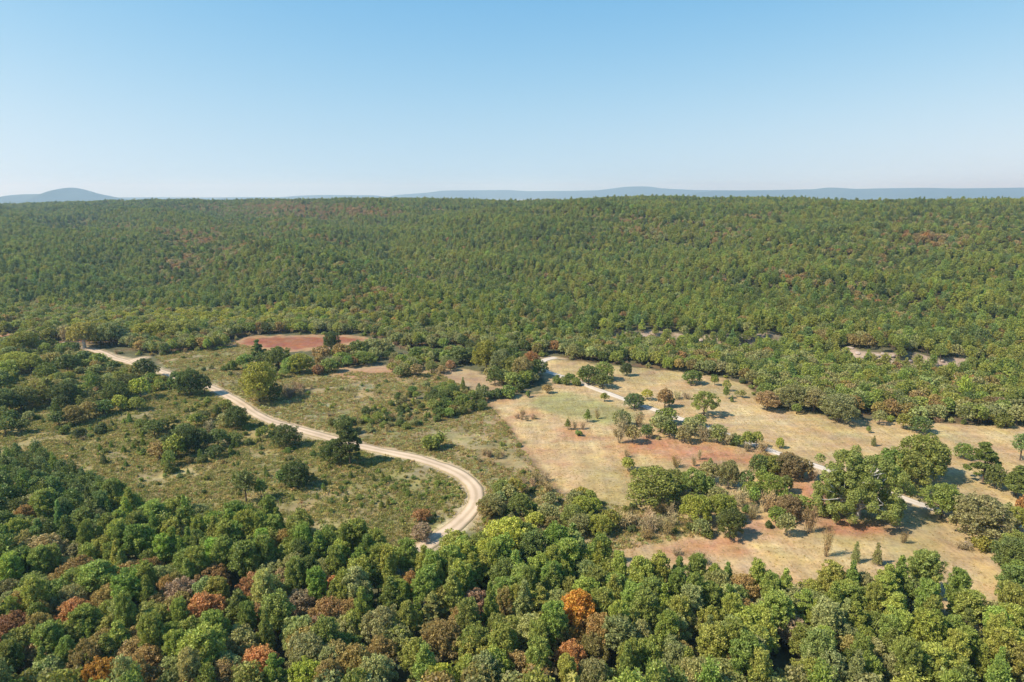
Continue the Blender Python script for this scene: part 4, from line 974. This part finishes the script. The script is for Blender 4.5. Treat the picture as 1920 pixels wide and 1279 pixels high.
# ------------------------------------------------ woods: creek belt and the long hillside
def place_woods():
    xs = []; 
    y = 280.0
    step0 = 5.7
    rows = []
    while y < 2700:
        step = step0 if y < 700 else (5.9 if y < 1200 else 6.6)
        lim = .80 * y + 40
        gxx = np.arange(-lim, lim, step); gxx = gxx + rng.uniform(-.46, .46, len(gxx)) * step
        rows.append(np.stack([gxx, y + rng.uniform(-.46, .46, len(gxx)) * step, np.full(len(gxx), step)], 1)); y += step
    A = np.vstack(rows)
    A = A[in_woods(A[:, 0], A[:, 1])]
    u0 = 960 + FPX * A[:, 0] / (A[:, 1] + 12)
    A = A[A[:, 1] < np.interp(u0, U_, CREST_) + 110]
    for k in ('redfield',): A = A[~inside(AREAW[k], A[:, 0], A[:, 1])]
    A = A[pdist(AREAW['redfield'], A[:, 0], A[:, 1]) > 3.0]
    A = A[(pdist(dirt_w, A[:, 0], A[:, 1], False) > 5.5) & (pdist(paved_w, A[:, 0], A[:, 1], False) > 5)]
    for c, ax, ay in ROCKW:
        r = np.hypot((A[:, 0] - c[0]) / ax, (A[:, 1] - c[1]) / ay)
        A = A[~((r < 1.0) & (rng.random(len(A)) < .62))]
    bd = bank_d(A[:, 0], A[:, 1]); A = A[~((bd > -15) & (bd < 13) & (rng.random(len(A)) < np.where(bd > -3, .50, .22)))]
    for (px, py, ax, ay) in ((15, 631, 32, 8), (110, 645, 45, 5), (200, 662, 30, 4)):
        c = unproj(px, py); r = np.hypot((A[:, 0] - c[0]) / 16, (A[:, 1] - c[1]) / 14); A = A[r > 1]
    x, y = A[:, 0], A[:, 1]; z = H(x, y); u, v, dep = project(x, y, z)
    b = np.interp(u, U_, BASE_)
    hill = sstep(-25, 25, y - b)
    big = fbm(x / 120., y / 170., 81, 4); mid = fbm(x / 34., y / 34., 82, 3); r1 = rng.random(len(x)); r2 = rng.random(len(x)); r3 = rng.random(len(x))
    def blob(cx, cy, ax, ay): return np.exp(-(((u - cx) / ax) ** 2 + ((v - cy) / ay) ** 2))
    brown = .11 + .9 * blob(620, 402, 170, 14) + .8 * blob(500, 395, 90, 16) + .7 * blob(1740, 460, 110, 18) + .8 * blob(1480, 528, 40, 9) + .55 * blob(240, 440, 120, 20) + .6 * blob(700, 570, 70, 18) + .5 * blob(1380, 440, 80, 25) \
        + .7 * blob(1550, 640, 90, 14) + .5 * blob(480, 440, 160, 25) + .4 * blob(170, 380, 150, 8) + .45 * blob(1180, 440, 80, 30) + .55 * blob(780, 540, 90, 25) + .5 * blob(1800, 690, 80, 14) + .4 * blob(960, 600, 120, 25) + .3 * blob(430, 500, 200, 40)
    brown = brown * (.5 + 1.2 * sstep(.35, .65, mid)) + .35 * sstep(.56, .7, big)
    yel = 1.9 * blob(420, 606, 200, 16) + .9 * blob(180, 628, 60, 18) + .8 * blob(620, 600, 130, 13) + .5 * blob(800, 600, 80, 10) + .35 * blob(1150, 590, 60, 20) + .25 * blob(1500, 680, 160, 14)
    out = []
    for i in range(len(x)):
        pn = (.80 * hill[i] + .10) * (1 - min(.9, brown[i] * 1.0)) * (1 - min(.9, yel[i])) + (mid[i] - .5) * .4
        if r1[i] < pn:
            k = P; t = min(.99, max(0, r2[i] + (big[i] - .5) * 1.3 + (mid[i] - .5) * .9))
            c = 'olive green' if t < .36 else 'mid green' if t < .72 else 'blue green' if t < .85 else 'dark green'
            if rng.random() < .03: c = 'bright green'
            h = 9 + 3.5 * r3[i] + (3.5 if rng.random() < .06 else 0); w = 5.6 + 2.4 * r3[i]
            if y[i] > 1000: w *= 1.08
        else:
            k = O; t = r2[i]
            if yel[i] > .25 and r3[i] < yel[i] * .75: c = 'yellow green' if t < .7 else 'yellow' if t < .82 else 'grey green'
            elif rng.random() < brown[i] * .75: c = 'brown' if t < .22 else 'olive brown' if t < .62 else 'russet' if t < .66 else 'grey brown'
            else: c = 'grey green' if t < .42 else 'olive green' if t < .72 else 'mid green' if t < .84 else 'dark green' if t < .95 else 'olive brown'
            h = 6 + 2.6 * r3[i]; w = 6 + 2.6 * rng.random()
            if y[i] < b[i] + 15: h += .8
        out.append((k, x[i], y[i], h, w, c))
    return out
WOODT = place_woods()
for (k, x, y, h, w, c) in WOODT:
    if y < 760 and not clear_of(x, y, 1.2): continue
    add(k, x, y, h, w, c, 'hill' if y > 600 else 'woods')

# ---------------------------------------------------------------- which trees stand alone, which join the mass
TX = np.array([t['x'] for t in TREES]); TY = np.array([t['y'] for t in TREES]); TZ = H(TX, TY)
TU, TV, TD = project(TX, TY, TZ + np.array([t['h'] for t in TREES]) * .6)
size = np.array([max(t['w'], t['h'] * .8) for t in TREES]) / TD * FPX
view = (TU > 8) & (TU < 1912) & (TV > 0) & (TV < 1275)
BUDGET = {P: 285, O: 290, S: 230, Yp: 140, B: 130, C: 40}
single = np.zeros(len(TREES), bool)
for k, bud in BUDGET.items():
    idx = np.array([i for i, t in enumerate(TREES) if t['kind'] == k and view[i]], int)
    if len(idx) == 0: continue
    pri = size[idx] + np.array([1000.0 if TREES[i]['label'] else 0.0 for i in idx])
    idx = idx[np.argsort(-pri)][:bud]; single[idx] = True

LEAF_GAIN = np.array([3.30, 2.92, 1.85])
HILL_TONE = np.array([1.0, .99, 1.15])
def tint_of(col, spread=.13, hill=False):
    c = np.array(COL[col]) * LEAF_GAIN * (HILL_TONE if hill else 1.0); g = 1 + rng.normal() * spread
    return np.clip(c * g * (1 + rng.normal(size=3) * .05), .008, .85)

# ------------------------------------------------ labels
LM = [(1083,1145,'the orange tree'),(955,1005,'the big yellow-green tree'),(657,835,'the lone roadside pine'),(893,930,'the dirt road bend'),(1610,915,'the giant sycamore'),
 (487,720,'the tall yellow-green oak'),(1843,870,'the layered field pine'),(560,643,'the red soil field'),(1223,915,'the big round olive oak'),(190,1085,'the wide bright green pine'),
 (480,1100,'the broad rust red oak'),(190,1265,'the orange-red tree'),(1320,760,'the lit olive oak'),(160,630,'the two pale trunks'),(1573,765,'the jutting grey-green oak'),
 (1190,1130,'the round bright green pine'),(1836,980,'the big open oak'),(819,825,'the round olive bush'),(355,720,'the roadside dark oaks'),(1310,648,'the pale rocky bank'),
 (1735,1068,'the wide edge pine'),(380,1220,'the bare-trunked pine'),(1267,865,'the thin brown tree'),(965,695,'the pond clump'),(1120,705,'the paved road oaks'),
 (1545,1020,'the tall bare sapling'),(225,680,'the dirt clearing'),(355,830,'the dark meadow oaks'),(1750,700,'the eastern rocks'),(830,1195,'the brown round oak'),(1700,1115,'the small russet tree'),
 (556,890,'the dark meadow clump'),(462,915,'the dark meadow pines'),(1500,1150,'the middle near pines'),(1000,780,'the purple-grey twigs'),(690,1070,'the forest middle west'),
 (60,930,'the dark pine corner'),(870,755,'the dark thicket end'),(1215,795,'the red patch thicket'),(1240,980,'the grey twig thicket'),(1400,640,'the hill foot rocks')]
KW = {P: 'pine', O: 'oak', S: 'bush', Yp: 'young pine', B: 'leafless bush', C: 'cedar'}
KW_CAT = {P: 'tree', O: 'tree', S: 'bush', Yp: 'tree', B: 'bush', C: 'tree'}
ORD = ['', 'second ', 'third ', 'fourth ', 'fifth ', 'sixth ', 'seventh ', 'eighth ', 'ninth ', 'tenth ', 'eleventh ', 'twelfth ', 'thirteenth ', 'fourteenth ', 'fifteenth ']
def relation(i):
    u, v = TU[i], TV[i]
    best = min(LM, key=lambda m: math.hypot(m[0] - u, (m[1] - v) * 1.5))
    du, dv = u - best[0], (v - best[1]) * 1.5; r = math.hypot(du, dv)
    a = math.degrees(math.atan2(dv, du)) % 360
    side = ['east of', 'in front and east of', 'in front of', 'in front and west of', 'west of', 'behind and west of', 'behind', 'behind and east of'][int(((a + 22.5) % 360) // 45)]
    return side, best[2], r
groups = {}
for i in np.where(single)[0]:
    t = TREES[i]
    if t['label']: continue
    s, m, r = relation(i)
    lim = {P: (10.5, 12.6), O: (6, 9), S: (1.6, 3), Yp: (2.2, 4), B: (2.5, 4.5), C: (3, 5)}[t['kind']]
    sz = 'small' if t['h'] < lim[0] else 'tall' if t['h'] > lim[1] else ''
    cc = {'grey green': 'dull green', 'dark red': 'dark red-brown'}.get(t['col'], t['col'])
    groups.setdefault((sz, cc, KW[t['kind']], s, m), []).append((r, i))
for (sz, cc, kw, s, m), L_ in groups.items():
    L_.sort()
    for q, (r, i) in enumerate(L_):
        base = (sz + ' ' if sz else '') + cc + ' ' + kw + ' ' + s + ' ' + m
        if len(L_) > 1: base += ', ' + ORD[min(q, 14)] + 'nearest'
        TREES[i]['label'] = base

GROUPN = {'forest': 'trees of the near forest', 'valley': 'trees standing in the valley', 'west scrub': 'scrub west of the dirt road', 'meadow': 'bushes in the rough meadow', 'thicket': 'thicket between the two roads',
          'creek clump': 'clumps behind the scrub', 'middle scrub': 'bushes beside the dry field', 'road end scrub': 'scrub where the dirt road ends', 'grey thicket': 'twiggy thicket before the near pines', 'roadside scrub': 'scrub along the paved road',
          'east scrub': 'scrub by the pale rocks', 'woods edge': 'bushes along the woods edge', 'woods': 'trees of the creek woods', 'hill': 'trees on the long hillside'}
FORMS = {P: ['round', 'round', 'tall', 'tier', 'round', 'tall', 'tier']}
for i in np.where(single)[0]:
    t = TREES[i]; k = t['kind']; lst = PROTO[(k, 0)]
    j = int(rng.integers(len(lst)))
    if k == P:
        if t['form'] == 'tier': j = 3
        elif t['zone'] == 'forest': j = [0, 1, 4, 7, 8, 0, 4, 7, 2, 5, 9, 6][int(rng.integers(12))]
    if k == O: j = int(rng.integers(6, 9)) if (t['zone'] not in ('forest', 'hill', 'woods') and rng.random() < .78) else [0, 1, 2, 3, 4, 5, 9, 10, 11][int(rng.integers(9))]
    if k == O and t['col'] == 'yellow': j = 0
    cm, tm = lst[j]; dh, dw = DIM[k]
    root = bpy.data.objects.new(k, None); COLL.objects.link(root)
    root.empty_display_size = .5
    root.location = (t['x'], t['y'], TZ[i]); root.rotation_euler = (0, 0, rng.uniform(0, 6.283))
    root.scale = (t['w'] / dw, t['w'] / dw, t['h'] / dh)
    root['label'] = t['label']; root['category'] = KW_CAT[k]; root['group'] = ({'tree': 'trees', 'bush': 'bushes'}[KW_CAT[k]] + ' of ' + t['zone'] if t['zone'] not in GROUPN else GROUPN[t['zone']])
    tr = link('trunk' if k not in (S, B) else 'stems', tm, root)
    if k in (S, B): tr['kind'] = 'stuff'
    cr = link('crown' if k not in (B,) else 'twigs', cm, root)
    if k == B: cr['kind'] = 'stuff'
    if k == O and t['col'] == 'yellow' and abs(TU[i] - 160) < 15:
        tr.data = tm.copy(); tr.data.materials[0] = M_pale_bark
    c = tint_of(t['col'], .12) * (1.13 if t['zone'] == 'forest' else .86); cr['tint'] = [float(v) for v in c]

# ------------------------------------------------ masses
lib = {}
def lib_coll(kind):
    if kind in lib: return lib[kind]
    c = bpy.data.collections.new("far_" + kind)
    for n, me_ in enumerate(PROTO[(kind, 1)]):
        o = bpy.data.objects.new("far_%s_%d" % (kind, n), me_); c.objects.link(o)
    lib[kind] = c; return c
def gn_group(coll):
    g = bpy.data.node_groups.new("scatter_" + coll.name, 'GeometryNodeTree')
    g.interface.new_socket("Geometry", in_out='INPUT', socket_type='NodeSocketGeometry')
    g.interface.new_socket("Geometry", in_out='OUTPUT', socket_type='NodeSocketGeometry')
    N, L = g.nodes, g.links
    gi = N.new('NodeGroupInput'); go = N.new('NodeGroupOutput'); ip = N.new('GeometryNodeInstanceOnPoints'); ci = N.new('GeometryNodeCollectionInfo')
    ci.inputs['Collection'].default_value = coll; ci.inputs['Separate Children'].default_value = True; ci.inputs['Reset Children'].default_value = True
    def na(n, t):
        a = N.new('GeometryNodeInputNamedAttribute'); a.data_type = t; a.inputs['Name'].default_value = n; return a
    L.new(gi.outputs[0], ip.inputs['Points']); L.new(ci.outputs[0], ip.inputs['Instance'])
    ip.inputs['Pick Instance'].default_value = True
    L.new(na('pid', 'INT').outputs['Attribute'], ip.inputs['Instance Index'])
    L.new(na('rot', 'FLOAT_VECTOR').outputs['Attribute'], ip.inputs['Rotation'])
    L.new(na('scl', 'FLOAT_VECTOR').outputs['Attribute'], ip.inputs['Scale'])
    L.new(ip.outputs[0], go.inputs[0])
    return g
def mass(name, kind, pos, rotz, scl, tint, pid, label=None, cat=None):
    me_ = bpy.data.meshes.new(name); me_.vertices.add(len(pos)); me_.vertices.foreach_set('co', np.asarray(pos, np.float32).ravel())
    r = np.zeros((len(pos), 3)); r[:, 2] = rotz
    setattr_f(me_, 'rot', r, 'FLOAT_VECTOR'); setattr_f(me_, 'scl', scl, 'FLOAT_VECTOR'); setattr_f(me_, 'tint', tint, 'FLOAT_COLOR'); setattr_f(me_, 'pid', pid, 'INT')
    o = link(name, me_); o['kind'] = 'stuff'
    if label: o['label'] = label
    if cat: o['category'] = cat
    md = o.modifiers.new("scatter", 'NODES'); md.node_group = gn_group(lib_coll(kind))
    return o
NAMES = {P: ('pine_woods', 'dense mass of green pines covering the long hillside', 'woods'), O: ('oak_woods', 'dull green and brown oaks mixed through the hillside woods', 'woods'), S: ('low_undergrowth', 'low green bushes scattered over the rough meadow and scrub', 'undergrowth'),
         Yp: ('pine_seedlings', 'small bright pine seedlings dotted over the rough meadow', 'undergrowth'), B: ('twiggy_undergrowth', 'thin grey leafless brush along the scrub', 'undergrowth'), C: ('cedar_seedlings', 'small dark cedars in the grass', 'undergrowth')}
for k in BUDGET:
    idx = np.array([i for i, t in enumerate(TREES) if t['kind'] == k and not single[i]], int)
    if len(idx) == 0: continue
    dh, dw = DIM[k]
    pos = np.stack([TX[idx], TY[idx], TZ[idx]], 1)
    scl = np.array([(TREES[i]['w'] / dw, TREES[i]['w'] / dw, TREES[i]['h'] / dh) for i in idx])
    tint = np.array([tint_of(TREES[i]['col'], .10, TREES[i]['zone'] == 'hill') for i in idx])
    mass(NAMES[k][0], k, pos, rng.uniform(0, 6.283, len(idx)), scl, tint, rng.integers(0, len(PROTO[(k, 1)]), len(idx)), NAMES[k][1], NAMES[k][2])
print("TREES", len(TREES), "single", int(single.sum()), {k: int(sum(single[i] for i, t in enumerate(TREES) if t['kind'] == k)) for k in BUDGET})

# understorey below the near forest and weeds on the meadows
def tuft(seed):
    rg = np.random.default_rng(seed); n = 26
    Cc = rg.normal(size=(n, 3)) * np.array([.34, .34, .05]); Cc[:, 2] = .12 + .22 * rg.random(n)
    ax = rg.normal(size=(n, 3)) * .5; ax[:, 2] = 1
    return quads(Cc, np.cross(ax, rg.normal(size=(n, 3))) + np.array([0, 0, .6]), .16, rg, 2.6, ax)
for s_ in range(3):
    V, F = tuft(900 + s_); PROTO.setdefault(('weed', 1), []).append(mesh_from("weed_far", V, F, [M_leaf]))
def weeds(name, keys, n, cols, hmin, hmax, label, wh=1.6):
    pts = []; tints = []
    for kx in keys:
        Pw = AREAW[kx]; x0, y0 = Pw.min(0); x1, y1 = Pw.max(0); m_ = int(n * 2.2)
        x = rng.uniform(max(x0, -420), min(x1, 420), m_); y = rng.uniform(y0, y1, m_)
        keep = inside(Pw, x, y); x, y = x[keep], y[keep]
        keep = (pdist(dirt_w, x, y, False) > 3.9) & (pdist(paved_w, x, y, False) > 3.0) & (fbm(x / 11., y / 11., 91, 3) + rng.normal(size=len(x)) * .1 > .37)
        x, y = x[keep][:n], y[keep][:n]
        pts.append(np.stack([x, y, H(x, y)], 1))
    pts = np.vstack(pts); m_ = len(pts)
    tn = np.array([tint_of(pick(cols, rng.random()), .18) for _ in range(m_)])
    h = rng.uniform(hmin, hmax, m_); w = h * wh * rng.uniform(.7, 1.4, m_)
    mass(name, 'weed', pts, rng.uniform(0, 6.28, m_), np.stack([w, w, h * 1.6], 1), tn, rng.integers(0, 3, m_), label, 'grass')
COL['straw'] = (.145, .122, .070); COL['weed olive'] = (.112, .108, .048); COL['weed green'] = (.085, .098, .036); COL['rust weed'] = (.12, .080, .05)
weeds('meadow_grass', ['meadow'], 60000, [('weed olive', 4), ('weed green', 5), ('straw', 1.5), ('rust weed', .15)], .45, 1.1, 'tall olive weeds and grass of the rough meadow')
weeds('scrub_grass', ['midscrub'], 50000, [('weed olive', 5), ('weed green', 2), ('straw', 3), ('rust weed', 1), ('sage', 1.5)], .4, 1.0, 'dry olive and straw grass between the two roads')
weeds('short_dry_grass', ['tan'], 30000, [('straw', 8), ('weed olive', .8), ('rust weed', .3)], .10, .24, 'short dry grass of the mown field', 2.0)

# ---------------------------------------------------------------- giant sycamore
def sycamore():
    x0, y0 = SYC; z0 = float(H(x0, y0)); dep = project(x0, y0, z0)[2]; m = dep / FPX
    rg = np.random.default_rng(77)
    hh = 128 * m; ww = 158 * m
    root = bpy.data.objects.new('sycamore_tree', None); COLL.objects.link(root); root.location = (x0, y0, z0)
    root['label'] = 'giant olive-green sycamore with pale limbs, the largest crown in the valley'; root['category'] = 'tree'
    cl = []; parts = [tube([(0, 0, -.5), (.2, 0, 2.2), (.0, .2, 4.5)], [.85, .65, .55], 9)]
    lobes = [(-.27, -.02, .36, .29, .29), (-.05, .05, .60, .36, .35), (.20, .0, .50, .31, .35), (.02, -.16, .30, .31, .26), (.30, .10, .30, .19, .22), (-.12, .12, .76, .19, .19), (.12, -.05, .74, .17, .19), (-.36, .08, .24, .13, .16)]
    for q, (lx, ly, lz, lr, lh) in enumerate(lobes):
        nl = int(20 + lr * 85)
        for i in range(nl):
            d = rg.normal(size=3); d[2] += .25; d /= np.linalg.norm(d); rc = .7 + 1.05 * rg.random() ** 1.5
            k_ = (1 + .13 * rg.normal())
            c = np.array([(lx + d[0] * lr * k_) * ww, (ly + d[1] * lr * k_ * .85) * ww, (lz + d[2] * lh * k_) * hh])
            if c[2] < 1.5: continue
            cl.append((tuple(c), rc))
            if i % 4 == 0:
                b0 = np.array([0, 0, 2.5 + rg.random() * 4]); m0 = np.array([lx * ww * .6, ly * ww * .6, lz * hh * .8 + 1])
                parts.append(tube([b0, m0 + rg.normal(size=3) * .4, c * .75 + m0 * .25 + rg.normal(size=3) * .5, c], [.34, .22, .13, .04], 5))
    for i in range(46):
        d = rg.normal(size=3); d /= np.linalg.norm(d); q = .25 + .55 * rg.random()
        c = np.array([(-.10 + d[0] * .42 * q) * ww, d[1] * .34 * q * ww, (.42 + d[2] * .40 * q) * hh])
        if c[2] > 1.5: cl.append((tuple(c), .9 + .9 * rg.random()))
    V, F = clump_crown(cl, 84000, .36, rg, upbias=.25, jitter=.75, stretch=1.2)
    link('trunk', mesh_from('sycamore_trunk', *joinVF(parts), [M_pale_bark], smooth=True), root)
    cr = link('crown', mesh_from('sycamore_crown', V, F, [M_leaf]), root); cr['tint'] = [.31, .345, .080]
sycamore()

# two pale bare trunks by the far clearing
def bare_trunk(px, py, hp, label, seed):
    rg = np.random.default_rng(seed); x, y = unproj(px, py); z = float(H(x, y)); h = hp * project(x, y, z)[2] / FPX
    parts = [tube([(0, 0, -.4), (.05, .1, h * .4), (-.1, .1, h * .8), (0, 0, h)], [.42, .34, .22, .08], 7)]
    for k in range(7):
        zb = h * (.45 + .07 * k); a = rg.random() * 6.28; L_ = 1.8 - .15 * k
        parts.append(tube([(0, 0, zb), (math.cos(a) * L_ * .6, math.sin(a) * L_ * .6, zb + .5), (math.cos(a) * L_, math.sin(a) * L_, zb + 1.3)], [.11, .07, .02], 5))
    o = link('dead_tree', mesh_from('dead_tree', *joinVF(parts), [M_pale_bark], smooth=True), None, (x, y, z))
    o['label'] = label; o['category'] = 'dead tree'
bare_trunk(148, 655, 30, 'thick pale bare trunk standing by the far dirt clearing', 5)
bare_trunk(157, 656, 25, 'thinner pale bare trunk just east of the thick bare one', 6)

# ---------------------------------------------------------------- rocks
def boulder(seed):
    rg = np.random.default_rng(seed)
    import bmesh
    bm = bmesh.new(); bmesh.ops.create_icosphere(bm, subdivisions=2, radius=1.0)
    for v_ in bm.verts:
        n_ = .75 + .5 * float(vnoise(np.array(v_.co.x * 1.7 + seed), np.array(v_.co.y * 1.7 + v_.co.z * 1.3), seed)); v_.co *= n_; v_.co.z *= .62
        v_.co.x = round(v_.co.x * 3.2) / 3.2 * .5 + v_.co.x * .5; v_.co.z = round(v_.co.z * 4) / 4 * .6 + v_.co.z * .4
    me_ = bpy.data.meshes.new("boulder"); bm.to_mesh(me_); bm.free(); me_.materials.append(M_rock); return me_
BM = [boulder(s_) for s_ in range(5)]
rock_pts = []
for q, (c, ax, ay) in enumerate(ROCKW):
    nrk = int(5 + ax * .9)
    for _ in range(min(nrk, 26)):
        a = rng.uniform(0, 6.28); r = math.sqrt(rng.random())
        rock_pts.append((c[0] + math.cos(a) * r * ax, c[1] + math.sin(a) * r * ay, q))
for q_, (bx0, bx1, by0, by1) in enumerate(BANKS):
    for _ in range(20):
        x_ = rng.uniform(bx0, bx1); yb_ = y_ = 0
        for y_ in np.arange(min(by0, by1) - 12, max(by0, by1) + 16, .5):
            if bank_d(np.array([x_]), np.array([y_]))[0] > 1: break
        rock_pts.append((x_, y_ + rng.uniform(0, 9), 20 + q_))
c = unproj(1815, 1024); rock_pts.append((c[0], c[1], 99)); c = unproj(121, 644); rock_pts.append((c[0], c[1], 98)); c = unproj(112, 646); rock_pts.append((c[0], c[1], 98))
GL = {20: 'long steep bank at the hill foot', 21: 'short steep bank further east', 0: 'western end of the bank', 1: 'bank under the hill pines', 2: 'middle of the rocky bank', 3: 'eastern end of the bank', 4: 'eastern slope outcrop', 5: 'far eastern outcrop', 6: 'slope above the creek trees', 7: 'slope behind the creek trees', 8: 'small hillside opening', 9: 'second hillside opening', 10: 'high hillside opening', 11: 'clearing behind the big open oak', 12: 'gap above the paved road bend', 99: 'yellow-green bush by the field', 98: 'clearing in the far west'}
ORDN = ['westernmost', 'second from the west', 'third from the west', 'fourth from the west', 'fifth from the west', 'sixth from the west', 'seventh from the west', 'eighth from the west', 'ninth from the west', 'tenth from the west', 'eleventh from the west', 'twelfth from the west', 'thirteenth from the west', 'fourteenth from the west', 'fifteenth from the west', 'sixteenth from the west', 'seventeenth from the west', 'eighteenth from the west', 'nineteenth from the west', 'twentieth from the west']
rock_pts.sort(key=lambda r: (r[2], r[0])); seen = {}
for x, y, q in rock_pts:
    n_ = seen.get(q, 0); seen[q] = n_ + 1
    if n_ >= 20: continue
    o = link('boulder', BM[int(rng.integers(5))]); s_ = rng.uniform(.6, 1.7) if q < 90 else 1.3
    o.location = (x, y, float(H(x, y)) + s_ * .1); o.scale = (s_ * rng.uniform(.8, 1.5), s_ * rng.uniform(.8, 1.3), s_ * rng.uniform(.7, 1.2)); o.rotation_euler = (rng.normal() * .15, rng.normal() * .15, rng.uniform(0, 6.28))
    o['category'] = 'boulder'; o['label'] = ('pale boulder, ' + ORDN[n_] + ', in the ' if q < 90 else 'pale grey boulder, ' + ORDN[n_] + ', by the ') + GL[q]; o['group'] = 'boulders of the ' + GL[q]

# ---------------------------------------------------------------- air
def haze():
    import bmesh
    bm = bmesh.new()
    x0, x1, y0, y1, z0, z1 = -27500, 27500, -2400, 27500, -150, 420
    v = [bm.verts.new(p) for p in ((x0, y0, z0), (x1, y0, z0), (x1, y1, z0), (x0, y1, z0), (x0, y0, z1), (x1, y0, z1), (x1, y1, z1), (x0, y1, z1))]
    for f in ((3, 2, 1, 0), (4, 5, 6, 7), (0, 1, 5, 4), (1, 2, 6, 5), (2, 3, 7, 6), (3, 0, 4, 7)): bm.faces.new([v[i] for i in f])
    me_ = bpy.data.meshes.new("haze"); bm.to_mesh(me_); bm.free()
    m, N, L = new_mat("haze_air")
    out = N.new('ShaderNodeOutputMaterial'); pv = N.new('ShaderNodeVolumePrincipled')
    pv.inputs['Color'].default_value = (.42, .66, .92, 1); pv.inputs['Density'].default_value = 8.2e-5; pv.inputs['Anisotropy'].default_value = .2
    pv.inputs['Absorption Color'].default_value = (.9, .7, .3, 1)
    L.new(pv.outputs[0], out.inputs['Volume'])
    me_.materials.append(m); o = link("haze", me_); o['kind'] = 'stuff'
haze()
